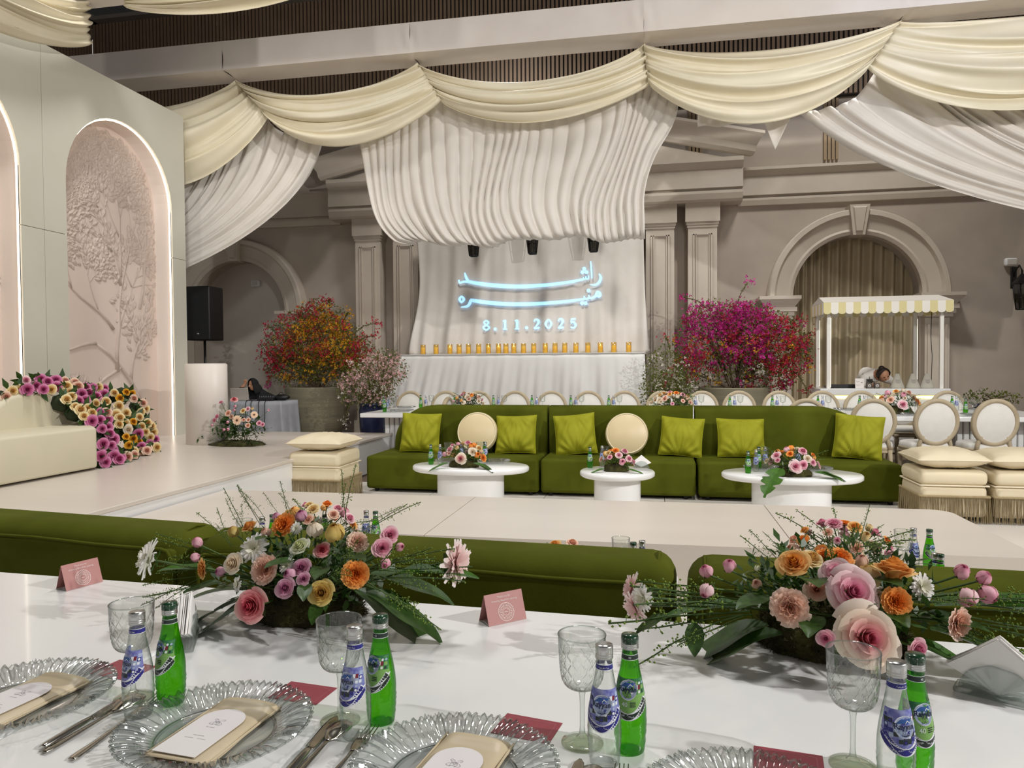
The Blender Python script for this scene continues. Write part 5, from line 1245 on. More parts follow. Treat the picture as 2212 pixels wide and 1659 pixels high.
# ------------------------------------------------------------------ oval-back chairs and the long back tables
def chair():
    t = thing('oval_back_chair', 'x', 'chair'); cz, rx_, rz_ = .725, .225, .245; til = .10
    T_ = TR((0, 0, .47), (-til*0, 0, 0))
    bk = lambda y, z: y-(z-.47)*til
    fr = MB(); pr = [(.85*q_[0], .85*q_[1]) for q_ in ((-.028, -.022), (-.022, -.03), (.0, -.033), (.022, -.028), (.03, -.015), (.03, .015), (.022, .028), (0, .033), (-.022, .03), (-.028, .022))]
    fr.grid(lambda u, v: (lambda a, q: ((rx_+q[0])*math.cos(a), bk(q[1], cz+(rz_+q[0])*math.sin(a)), cz+(rz_+q[0])*math.sin(a)))(2*PI*u, (lambda k: tuple(pr[int(k) % 10][j]*(1-k % 1)+pr[(int(k)+1) % 10][j]*(k % 1) for j in (0, 1)))(v*10)), 40, 10, cu=True, cv=True)
    frame = fr.build('back_frame', CHAIRW, t)
    for s, nm in ((-1, 'rear_pad'), (1, 'front_pad')):
        MB().grid(lambda u, v: (lambda a, r: (r*(rx_-.022)*math.cos(a), bk(s*(.016+.026*(1-r*r)), cz+r*(rz_-.022)*math.sin(a)), cz+r*(rz_-.022)*math.sin(a)))(2*PI*u, v), 32, 8, cu=True).build(nm, LINEN, t)
    for s in (-1, 1):
        st_ = MB(); st_.tube([(s*.175, bk(0, .43)+.01, .40), (s*.17, bk(0, .47), .47), (s*.155, bk(0, .53), .53), (s*.13, bk(0, .56), .57)], lambda q: .026-.004*q, 8); st_.build('stile', CHAIRW, t)
        MB().tube([(s*.185, -.0, .40), (s*.19, -.03, .22), (s*.195, -.085, 0)], lambda q: .026-.009*q, 8).build('leg', CHAIRW, t)
        MB().lathe([(.014, 0), (.016, .02), (.022, .06), (.026, .28), (.030, .33), (.024, .345), (.032, .36), (.034, .40)], 12, rf=lambda a, z: 1+.06*math.cos(8*a)).build('leg', CHAIRW, t, (s*.21, .39, 0))
    se = lambda a: (.255*math.copysign(abs(math.cos(a))**.6, math.cos(a))*(1+.06*math.sin(a)), .21+.235*math.copysign(abs(math.sin(a))**.6, math.sin(a)))
    def ring(prof, m, nm):
        def fn(u, v):
            k = v*(len(prof)-1); i = min(int(k), len(prof)-2); q = k-i; f = prof[i][0]*(1-q)+prof[i+1][0]*q; z = prof[i][1]*(1-q)+prof[i+1][1]*q
            x, y = se(2*PI*u); return (x*f, .21+(y-.21)*f, z)
        MB().grid(fn, 40, (len(prof)-1)*2, cu=True).build(nm, m, t)
    ring([(.9, .36), (.99, .365), (1.0, .38), (.985, .395), (1.0, .405), (1.01, .425), (.98, .432)], CHAIRW, 'seat_rail')
    ring([(.98, .43), (.985, .455), (.95, .482), (.8, .497), (.4, .503), (0, .504)], LINEN, 'seat_cushion')
    return t
CH = chair()
FARX = [885, 962, 1032, 1112, 1191, 1271, 1349, 1430, 1517, 1597, 1684, 1777, 1862, 1950, 2050]
LONG = 'oval back chair on the wall side of the long table'
HINT = {0: 'oval back chair at the stage end of the long table', 7: 'oval back chair behind the pale flower cluster on the long table', 9: 'oval back chair in front of the magenta bougainvillea pot', 10: 'oval back chair between the bougainvillea pot and the cart',
        13: 'oval back chair in front of the cart behind the pink rose arrangement', 14: 'oval back chair beside the end of the cart', 2: 'oval back chair behind the orange and pink table flowers'}
for i, px in enumerate(FARX):
    x = at(px, 846, Y=11.55).x
    place(CH, (x, 11.55, 0), PI+(.04 if i % 3 else -.03), HINT.get(i, 'oval back chair, '+ORD[i]+' from the stage end on the wall side'), 'oval back chairs on the wall side of the long table')
NEARX = [(1740, 'oval back chair half hidden behind the green sofa back'), (1885, 'oval back chair peeking over the rounded green sofa end'), (2020, 'oval back chair behind the pouf next to the sofa'), (2147, 'oval back chair behind the pouf farther from the sofa')]
for px, lab in NEARX:
    x = at(px, 866, Y=9.12).x; place(CH, (x, 9.12, 0), [0.05, -.05, .12, .08][NEARX.index((px, lab))], lab, 'oval back chairs on the sofa side of the long table')
place(CH, (5.25, 10.2, 0), PI/2, 'oval back chair at the far end of the long table past the poufs', 'oval back chairs on the sofa side of the long table')
place(CH, (-2.72, 9.35, 0), PI*.5, 'oval back chair with its seat showing past the rounded sofa end', 'oval back chairs on the sofa side of the long table')
def back_table(x0, x1, label):
    t = thing('long_table', label, 'table', ((x0+x1)/2, 10.38, 0), 0, 'long white tables by the back wall'); L = (x1-x0)/2
    MB().rbox(-L, L, -.72, .72, .69, .75, .01, 2).build('tabletop', WHITE, t)
    for s in (-1, 1):
        ped = MB().rbox(s*L*.55-.42, s*L*.55+.42, -.34, .34, 0, .69, .02).build('pedestal', mat('white_matt', '#d8d5d2', .5), t)
        for k in range(11):
            MB().rbox(s*L*.55-.415+k*.0755, s*L*.55-.415+k*.0755+.062, -.37, -.335, .02, .685, .012, 2).build('flute', WHITE, ped)
back_table(-4.03, -1.16, 'long white table at the stage side of the back row'); back_table(-1.15, 1.70, 'long white table in the middle of the back row'); back_table(1.71, 4.75, 'long white table with fluted base near the cart')
BZ = .7515
for i, px in enumerate(FARX):
    x = at(px, 846, Y=11.55).x+.10
    if i in (7, 13): continue
    place(B_GREEN, (x-.30, 10.88, BZ), 0, 'green water bottle on the back table at the '+ORD[i]+' chair from the stage', 'bottles on the long back tables')
    place(B_CLEAR, (x-.23, 10.92, BZ), 0, 'clear water bottle on the back table at the '+ORD[i]+' chair from the stage', 'bottles on the long back tables')
    place(GOB, (x-.15, 10.95, BZ), 0, 'crystal goblet on the back table at the '+ORD[i]+' chair from the stage', 'goblets on the long back tables')
    place(CHG, (x+.06, 10.84, BZ), 0, 'glass charger plate on the back table at the '+ORD[i]+' chair from the stage', 'charger plates on the long back tables')
for k, px, Y in (('g', 831, 9.95), ('c', 837, 10.0), ('o', 845, 10.0), ('p', 868, 10.05)):
    x = at(px, 888, Y=Y).x; place({'g': B_GREEN, 'c': B_CLEAR, 'o': GOB, 'p': CHG}[k], (x, Y, BZ), 0, {'g': 'green water bottle at the stage end of the long table', 'c': 'clear water bottle at the stage end of the long table', 'o': 'crystal goblet at the stage end of the long table', 'p': 'glass charger plate at the stage end of the long table'}[k], 'setting at the stage end of the long table')
for px, lab in ((2093, 'by the chair behind the farther pouf'), (1965, 'by the chair behind the nearer pouf')):
    x = at(px, 880, Y=10.0).x
    place(B_GREEN, (x, 10.1, BZ), 0, 'green water bottle '+lab, 'bottles on the long back tables'); place(GOB, (x+.1, 10.12, BZ), 0, 'crystal goblet '+lab, 'goblets on the long back tables'); place(CHG, (x+.02, 9.85, BZ), 0, 'glass charger plate '+lab, 'charger plates on the long back tables')
small_arr('table flowers with orange and pink blooms on the stage side table', at(1012, 868, Y=10.4).x, 10.4, BZ, .22, .24, 24, 61, .095, None, None)
small_arr('pale flower cluster with white blossoms on the middle table', at(1452, 868, Y=10.4).x, 10.4, BZ, .28, .25, 34, 62, .09, None, None, sprn=16)
small_arr('table flowers with a large pink rose in front of the cart', at(1942, 880, Y=10.2).x, 10.2, BZ, .23, .28, 22, 63, .10, 'palepink', None, tufts=34)

# ================================================================== stage: sofa, rose garland, column, flower island
so = thing('stage_sofa', 'ivory velvet curved sofa on the white stage', 'sofa', (-5.15, 6.2, .45), 0)
so.location = (-5.15, 6.06, .45)
pl = [(0, 0), (-.1, .10), (-.62, .58), (-.70, .56), (-.70, -4.2), (0, -4.2)]; bm = bmesh.new(); f = bm.faces.new([bm.verts.new((x, y, .02)) for x, y in pl]); r_ = bmesh.ops.extrude_face_region(bm, geom=[f])
for g in r_['geom']:
    if isinstance(g, bmesh.types.BMVert): g.co.z = .40
bmesh.ops.recalc_face_normals(bm, faces=bm.faces[:]); bmesh.ops.bevel(bm, geom=bm.edges[:], offset=.025, segments=3, profile=.5, affect='EDGES')
MB().bm(bm).build('seat', IVORY, so)
out = [(-4.2, .03), (.62, .03), (.62, .30), (.58, .42), (.46, .52), (.37, .59), (.20, .69), (-.02, .73), (-.30, .71), (-.43, .65), (-.8, .5), (-1.4, .42), (-4.2, .42)]
out = [out[0], out[1]]+[(p.x, p.y) for p in spline([Vector(q) for q in out[2:]], 4)]
bm = bev_prism(out, 0, .24, .04); b = MB().bm(bm); b.v = [(-.60-y, x, z) for x, y, z in b.v]
b.build('backrest', IVORY, so)
rg = thing('rose_garland', 'thick garland of pink, cream and golden roses cascading over the stage sofa end', 'flowers', (-5.6, 6.6, .45))
GR = [  # photograph points of the blooms: x, y, colour, distance from the stage wall side
 (12, 858, 'blush', -5.8), (26, 845, 'ivoryy', -5.8), (40, 842, 'ivoryy', -5.8), (58, 842, 'lilacpink', -5.75), (55, 823, 'palepink', -5.85), (77, 834, 'lilacpink', -5.75), (88, 820, 'lilacpink', -5.85), (93, 842, 'lilacpink', -5.7), (102, 826, 'lilacpink', -5.8), (120, 823, 'lilacpink', -5.85), (121, 836, 'lilacpink', -5.75),
 (110, 842, 'ivoryy', -5.72), (140, 824, 'blush', -5.85), (143, 836, 'ivoryy', -5.72), (161, 828, 'blush', -5.85), (168, 836, 'blush', -5.8), (150, 847, 'ivoryy', -5.68), (154, 858, 'ivoryy', -5.62), (143, 864, 'ivoryy', -5.6), (175, 852, 'lilacpink', -5.7), (184, 839, 'lilacpink', -5.8), (200, 838, 'lilacpink', -5.82), (192, 850, 'lilacpink', -5.75), (184, 864, 'lilacpink', -5.62),
 (168, 868, 'lilacpink', -5.62), (207, 858, 'lilacpink', -5.7), (212, 838, 'ivoryy', -5.85), (225, 840, 'lilacpink', -5.85), (224, 853, 'lilacpink', -5.8), (162, 880, 'ivoryy', -5.55), (173, 886, 'ivoryy', -5.5), (188, 884, 'ivoryy', -5.5), (180, 900, 'ivoryy', -5.45), (198, 893, 'ivoryy', -5.45), (206, 872, 'ivoryy', -5.58), (228, 869, 'ivoryy', -5.65), (228, 886, 'ivoryy', -5.6),
 (230, 892, 'blush', -5.5), (215, 893, 'lilacpink', -5.5), (246, 850, 'ivoryy', -5.85), (258, 861, 'gold', -5.75), (255, 878, 'ivoryy', -5.68), (250, 897, 'ivoryy', -5.58), (258, 904, 'ivoryy', -5.52), (272, 893, 'ivoryy', -5.68), (272, 848, 'gold', -5.9), (288, 862, 'blush', -5.88), (285, 850, 'gold', -5.95), (308, 872, 'blush', -5.9), (315, 884, 'ivoryy', -5.88), (305, 890, 'ivoryy', -5.85), (300, 902, 'ivoryy', -5.75),
 (198, 910, 'lilacpink', -5.4), (215, 909, 'lilacpink', -5.42), (232, 908, 'lilacpink', -5.48), (256, 918, 'ivoryy', -5.5), (270, 916, 'ivoryy', -5.58), (287, 912, 'gold', -5.62), (282, 905, 'gold', -5.7), (305, 922, 'ivoryy', -5.7), (318, 915, 'ivoryy', -5.8), (326, 922, 'ivoryy', -5.82), (314, 934, 'ivoryy', -5.65), (220, 927, 'lilacpink', -5.36), (232, 924, 'lilacpink', -5.4), (236, 938, 'lilacpink', -5.34), (276, 928, 'cream', -5.5),
 (272, 944, 'gold', -5.42), (287, 948, 'gold', -5.5), (298, 938, 'lilacpink', -5.6), (278, 962, 'gold', -5.38), (300, 955, 'gold', -5.55), (324, 945, 'ivoryy', -5.72), (335, 950, 'lilacpink', -5.75), (322, 960, 'lilacpink', -5.65), (305, 965, 'lilacpink', -5.5), (318, 970, 'blush', -5.55), (245, 950, 'lilacpink', -5.32), (222, 960, 'lilacpink', -5.26), (240, 963, 'lilacpink', -5.28), (244, 974, 'lilacpink', -5.28),
 (218, 986, 'lilacpink', -5.2), (246, 986, 'lilacpink', -5.24), (262, 990, 'lilacpink', -5.26), (228, 1003, 'lilacpink', -5.17), (256, 1003, 'lilacpink', -5.2), (272, 986, 'ivoryy', -5.32), (288, 976, 'ivoryy', -5.4), (306, 980, 'blush', -5.48), (330, 975, 'ivoryy', -5.62), (290, 996, 'blush', -5.32), (317, 992, 'blush', -5.42), (338, 988, 'ivoryy', -5.55), (275, 1000, 'blush', -5.26), (330, 935, 'ivoryy', -5.8)]
R = random.Random(8); glf = MB(); core = MB(); ro = Vector((-5.6, 6.6, .45))
for i, (x, y, c, X) in enumerate(GR):
    p = at(x, y, X=X)-ro; p.z = max(p.z, .05); s = R.uniform(.115, .15)*(.8 if c == 'gold' else 1)
    o = obj('rose', bloom('rose', c, i % 2), rg, p, facing((1, -.55+R.uniform(-.3, .3), .35+R.uniform(-.2, .4))), scale=s)
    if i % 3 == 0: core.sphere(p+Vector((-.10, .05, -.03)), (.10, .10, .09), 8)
    for k in range(3):
        d = Vector((R.uniform(-.2, .6), R.uniform(-1, 1), R.uniform(-1, 1))).normalized(); q = p+Vector((-.05, .02, 0))
        w_ = d.orthogonal().normalized()*.025; glf.add([q, q+d*.07+w_, q+d*.14, q+d*.07-w_], [(0, 1, 2, 3)])
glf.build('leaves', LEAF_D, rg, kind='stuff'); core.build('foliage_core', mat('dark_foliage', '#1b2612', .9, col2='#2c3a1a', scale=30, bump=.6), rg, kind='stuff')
pc = thing('white_column', 'smooth white oval column standing on the stage', 'column', (at(447, 900, Y=8.33).x, 8.33, .45))
MB().lathe([(.262, 0), (.262, .985), (.256, .992), (0, .992)], 56, M=TR(sc=(1, .8, 1))).build('shaft', mat('column_white', '#e4dcd4', .4), pc)
MB().lathe([(.258, .993), (.258, 1.0), (0, 1.0)], 48, M=TR(sc=(.97, .77, 1))).build('cap', mat('column_top', '#ebe6e0', .4), pc)
rt = at(520, 960, z=.45); rt.y -= .08
fl_ = []
def sf(k, c, px, py, dia, Y, d): p = at(px, py, Y=Y); fl_.append((k, c, tuple(p-Vector((rt.x, rt.y, .451))), dia*8.6/FPX, d))
yy = rt.y-.16
for a in (('gerbera', 'peach', 512, 908, 22, yy-.12, (.05, -1, .15)), ('gerbera', 'peach', 549, 896, 16, yy-.05, (.4, -1, .3)), ('rose', 'peach', 494, 893, 18, yy-.08, (-.1, -1, .4)), ('rose', 'pink', 470, 900, 15, yy-.05, (-.4, -1, .4)), ('rose', 'pink', 464, 908, 14, yy-.06, (-.4, -1, .1)), ('rose', 'palepink', 536, 884, 14, yy, (.1, -1, .5)),
          ('rose', 'ivoryy', 526, 888, 15, yy-.02, (0, -1, .5)), ('rose', 'peach', 527, 907, 11, yy-.1, (.1, -1, .2)), ('rose', 'peach', 537, 907, 12, yy-.1, (.2, -1, .2)), ('rose', 'peach', 536, 919, 14, yy-.1, (.2, -1, .1)), ('rose', 'pink', 560, 914, 14, yy-.02, (.5, -1, .1)), ('rose', 'pink', 567, 917, 12, yy, (.7, -1, 0)), ('openrose', 'redpink', 506, 864, 20, yy+.05, (.2, -.6, .9)),
          ('rose', 'pink', 478, 870, 14, yy+.05, (-.3, -.6, .9)), ('bud', 'pink', 506, 886, 10, yy, (0, -1, .3)), ('bud', 'pink', 508, 878, 10, yy, (0, -1, .3)), ('bud', 'pink', 492, 912, 10, yy-.1, (0, -1, 0)), ('bud', 'pink', 484, 928, 11, yy-.1, (-.2, -1, -.1)), ('bud', 'pink', 493, 927, 11, yy-.1, (0, -1, -.1)), ('bud', 'pink', 459, 918, 9, yy-.05, (-.4, -1, 0)), ('bud', 'palepink', 580, 886, 9, yy, (.6, -.6, .3)),
          ('bud', 'ivoryy', 545, 883, 10, yy, (.3, -.6, .6)), ('carnation', 'blush', 500, 900, 12, yy-.04, (0, -1, .4))): sf(*a)
RS = random.Random(5)
isl = arrangement('flower_island', 'tall loose flower cluster growing from a flat moss mound by the white column', (rt.x, rt.y, .451), fl_, [('rose', (RS.uniform(-.18, .18), RS.uniform(-.1, .1), RS.uniform(.12, .36)), RS.uniform(.08, .14), RS.uniform(0, 6.3), RS.uniform(-.2, .7)) for _ in range(46)],
                  [((-.05, 0, .25), (-.8+.2*k, .1, .6), .26) for k in range(8)], (.35, .2, .055), 9, None, 22, False)
# ================================================================== loudspeaker, music desk, person
sp = thing('loudspeaker', 'black loudspeaker on a pole stand beside the stage wall', 'speaker', (-7.64, 11.55, 0))
MB().rbox(-.23, .23, -.2, .22, 1.86, 2.78, .025, 3).build('cabinet', BLACK, sp)
gr = MB().rbox(-.215, .215, -.212, -.198, 1.875, 2.765, .01).build('grille', mat('speaker_grille', '#0f0f12', .7, bump=.5, bscale=300), sp)
MB().lathe([(.02, 0), (.02, .008), (0, .01)], 14, M=TR((.02, -.212, 1.97), (PI/2, 0, 0))).build('badge', SILVER, gr)
MB().tube([(0, 0, .02), (0, 0, 1.87)], .022, 10).build('pole', BLACK, sp)
for k in range(3): MB().tube([(0, 0, .75), (.45*math.cos(k*2.09), .45*math.sin(k*2.09), .015)], .014, 6).build('leg', BLACK, sp)
dj = thing('music_desk', 'small desk under a white cloth carrying the laptop and mixer', 'table', (-6.80, 12.05, 0))
MB().rbox(-.50, .46, -.3, .3, .77, .80, .006).build('tabletop', BLACK, dj)
for x in (-.42, .38):
    for y in (-.24, .24): MB().tube([(x, y, 0), (x, y, .77)], .02, 6).build('leg', BLACK, dj)
def djc(u, v):
    P = [(-.505, .3), (-.505, -.305), (.465, -.305), (.465, .3)]; k = u*3; i = min(int(k), 2); q = k-i
    x, y = P[i][0]*(1-q)+P[i+1][0]*q, P[i][1]*(1-q)+P[i+1][1]*q; w_ = .04*math.sin(u*46)*v
    return (x*(1+.10*v)+w_*.3, y*(1+.18*v)-w_, .803-.75*v)
MB().grid(djc, 90, 10).build('cloth_drop', mat('grey_cloth', '#8f9096', .8, col2='#a4a5aa', scale=3), dj, thick=.004)
MB().rbox(-.508, .468, -.308, .308, .8005, .805, .002, 1).build('cloth_top', MATS['grey_cloth'], dj)
lp = thing('laptop', 'open silver laptop with its lid towards the stage', 'laptop', (at(520, 866, Y=11.92).x, 11.92, .806), .15)
MB().rbox(-.16, .16, -.02, .2, 0, .014, .004).build('keyboard_deck', SILVER, lp)
MB().rbox(-.16, .16, -.005, .005, 0, .22, .004, M=TR((0, -.02, .012), (.22, 0, 0))).build('lid', mat('laptop_lid', '#b9b0a6', .4, .3), lp)
mx = thing('mixer', 'black audio mixer with raised knobs on the music desk', 'mixer', (-6.72, 12.0, .806))
MB().rbox(-.15, .15, -.12, .12, 0, .05, .008).build('body', BLACK, mx)
for i in range(8):
    for j in range(3): MB().lathe([(.007, 0), (.006, .03), (0, .031)], 8).build('knob', mat('knob', '#55585e', .4), mx, (-.12+.034*i, -.07+.06*j, .05))
for i, (x0, x1) in enumerate(((-6.98, -7.02), (-6.88, -6.90), (-6.74, -6.78), (-6.62, -6.6))):
    m = MB(); m.tube(spline([(x0, 11.9, .812), (x0, 11.72, .80), (x0+.01, 11.68, .6), (x1, 11.64, .25), (x1+.05, 11.6, .01)], 6), .007, 5)
    tag(m.build('cable', BLACK), 'black cable hanging down the front of the music desk', 'cable', 'cables on the music desk')
bg = thing('bag', 'black soft bag lying on the music desk', 'bag', (-6.48, 12.05, .806)); MB().sphere((0, 0, .055), (.15, .1, .055), 14).build('body', BLACK, bg); MB().tube([(-.08, -.02, .09), (0, -.03, .15), (.08, -.02, .09)], .006, 5).build('strap', BLACK, bg)

def body_mesh(name, parts, vox, classify, mats, smooth=6):
    "join overlapping limbs into one continuous skin"
    b = MB()
    for q in parts:
        if q[0] == 's': b.sphere(q[1], q[2], 20, M=q[3] if len(q) > 3 else None)
        else: b.tube(q[1], (lambda r: (lambda t: r[min(int(t*(len(r)-1)), len(r)-2)]*(1-(t*(len(r)-1)-min(int(t*(len(r)-1)), len(r)-2)))+r[min(int(t*(len(r)-1)), len(r)-2)+1]*(t*(len(r)-1)-min(int(t*(len(r)-1)), len(r)-2))))(q[2]), 14)
    o = b.build('tmp', []) if False else obj('tmp', b.mesh('tmp', mats))
    md = o.modifiers.new('r', 'REMESH'); md.mode = 'VOXEL'; md.voxel_size = vox
    ms = o.modifiers.new('s', 'SMOOTH'); ms.iterations = smooth; ms.factor = .5
    dg = bpy.context.evaluated_depsgraph_get(); me = bpy.data.meshes.new_from_object(o.evaluated_get(dg)); bpy.data.objects.remove(o)
    me.name = name; me.materials.clear()
    for m_ in mats: me.materials.append(m_)
    for p_ in me.polygons: p_.use_smooth = True; p_.material_index = classify(p_.center)
    return me
SKIN = mat('skin', '#b98768', .55, sss=.1); BLK = mat('black_fabric', '#0d0c0e', .85); SHIRT = mat('white_shirt', '#e4dfd8', .8); HAIR = mat('dark_hair', '#1a110c', .5, col2='#2c1c12', scale=60, stretch=(1, 1, 8)); APR = mat('grey_apron', '#4a4744', .8)
def face_bits(c, f, up, r, par):
    "eyes, brows and lips as children; c head centre, f forward, up up"
    f, up = Vector(f).normalized(), Vector(up).normalized(); s = f.cross(up).normalized(); c = Vector(c)
    for k in (-1, 1):
        MB().sphere(c+f*r*.86+s*k*r*.36+up*r*.05, (.012, .012, .008), 8).build('eye', mat('eye_dark', '#1c120c', .3), par)
        MB().tube([c+f*r*.93+s*k*r*.2+up*r*.22, c+f*r*.92+s*k*r*.36+up*r*.27, c+f*r*.84+s*k*r*.52+up*r*.2], .004, 5).build('eyebrow', HAIR, par)
    MB().tube([c+f*r*.88+s*-.22*r-up*r*.52, c+f*r*.95-up*r*.5, c+f*r*.88+s*.22*r-up*r*.52], .007, 6).build('lips', mat('lips', '#8e4a42', .5), par)
# person at the music desk: black headscarf and top, head propped on a raised hand
hd = at(547, 830, Y=12.62); P1 = thing('person', 'person in a black headscarf and black top leaning on one hand at the music desk', 'person', (hd.x+.25, 12.75, 0))
c = Vector((hd.x, 12.62, hd.z))-Vector((hd.x+.25, 12.75, 0)); F1 = Vector((-.35, -1, -.25)).normalized(); U1 = Vector((-.25, -.15, 1)).normalized(); S1 = F1.cross(U1).normalized()
hz = c.z
parts = [('s', c, (.078, .09, .105)), ('s', c+F1*.03-U1*.05, (.058, .06, .065)), ('s', c+F1*.105-U1*.012, (.014, .016, .022)), ('t', [c-U1*.06, c+Vector((.09, .06, -.17))], [.05, .055]),
         ('t', [c+Vector((.08, .05, -.15)), c+Vector((.22, .10, -.34)), (.05, .08, .50)], [.10, .17, .16]), ('t', [c+Vector((-.06, .05, -.25)), c+Vector((.22, .08, -.24)), c+Vector((.40, .08, -.30))], [.07, .10, .075]),
         ('t', [c+Vector((-.06, .05, -.25)), c+Vector((-.24, -.10, -.36)), c+Vector((-.19, -.15, -.10)), c+Vector((-.11, -.10, 0))], [.065, .05, .04, .028]),
         ('t', [c+Vector((.40, .08, -.30)), c+Vector((.42, -.14, -.42)), c+Vector((.22, -.36, hz*0-.36))], [.065, .05, .04]),
         ('t', [(.05, .08, .52), (.0, -.25, .5), (-.02, -.3, .05)], [.12, .08, .06]), ('t', [(.12, .08, .52), (.16, -.25, .5), (.16, -.3, .05)], [.12, .08, .06]), ('s', c+Vector((-.10, -.105, .02)), (.03, .022, .035))]
for k in range(4): parts.append(('t', [c+Vector((-.12+.014*k, -.112, .04)), c+Vector((-.13+.02*k, -.12, .075-.004*abs(k-1.5))), c+Vector((-.11+.02*k, -.112, .10-.004*abs(k-1.5)))], [.0095, .009, .007]))
parts.append(('t', [c+Vector((-.08, -.11, .02)), c+Vector((-.055, -.12, .04)), c+Vector((-.045, -.115, .06))], [.011, .010, .008]))
def cls1(p):
    p = Vector(p); d = p-c
    if d.length < .16 and d.dot(F1) > .028 and d.dot(U1) < .075 and abs(d.dot(S1)) < .07: return 1
    if p.x < c.x-.03 and p.z > c.z-.05 and d.y < -.085: return 1
    return 0
obj('body', body_mesh('body', parts, .011, cls1, [BLK, SKIN], 4), P1)
hj = MB()
def hood(u, v):
    a = (u-.5)*2*PI*.78+PI; e = (v*.77-.29)*PI; r = (.098 if v > .3 else .098+.10*(.3-v)/.3)
    d = F1*math.cos(a)*math.cos(e)*-1*-1+S1*math.sin(a)*math.cos(e)+U1*math.sin(e)*1.22
    return c+d*r-U1*.005
hj.grid(hood, 28, 16); hj.build('headscarf', BLK, P1, thick=.008)
face_bits(c-U1*.01, F1, U1, .088, P1)
st_ = thing('desk_chair', 'plain chair hidden behind the music desk', 'chair', (hd.x+.27, 12.85, 0)); MB().rbox(-.2, .2, -.2, .2, .36, .4, .02).build('seat', BLACK, st_); MB().rbox(-.2, .2, .18, .21, .4, .8, .01).build('backrest', BLACK, st_)
for x in (-.17, .17):
    for y in (-.17, .17): MB().tube([(x, y, 0), (x, y, .37)], .012, 6).build('leg', BLACK, st_)

# ================================================================== potted bougainvilleas
def crown(blobs, R, n):
    "points near the surface of a union of ellipsoids"
    out = []
    tot = sum(b[1][0]*b[1][2] for b in blobs)
    for c, r in blobs:
        for _ in range(int(n*r[0]*r[2]/tot)):
            d = Vector((R.gauss(0, 1), R.gauss(0, 1), R.gauss(0, 1))).normalized(); k = R.random()**.28*1.06
            out.append((Vector((c[0]+d.x*r[0]*k, c[1]+d.y*r[1]*k, c[2]+d.z*r[2]*k)), d))
    return out
POTM = mat('ribbed_concrete', '#8f8870', .8, col2='#7d7864', scale=5, bump=.3, bscale=30, stretch=(.2, .2, 4))
BLUEP = mat('blue_glaze', '#141c3c', .25, col2='#1c2648', scale=4, coat=.5)
BR = {'red': '#b8203c', 'crimson': '#a01838', 'magenta': '#b41478', 'yellow': '#d8a01c', 'orange': '#cc6a28', 'palepk': '#e0b4b4', 'whitep': '#e0d8cc', 'hotpink': '#d0309c'}
BRM = {k: leafy('bract_'+k, v, v, .6, 3, .3) for k, v in BR.items()}
BLF = leafy('bougainvillea_leaf', '#4a5a1a', '#747a30', .5, 3, .35)
BRK = mat('bark', '#5a4a3a', .9, col2='#6e5c48', scale=20, bump=.5)
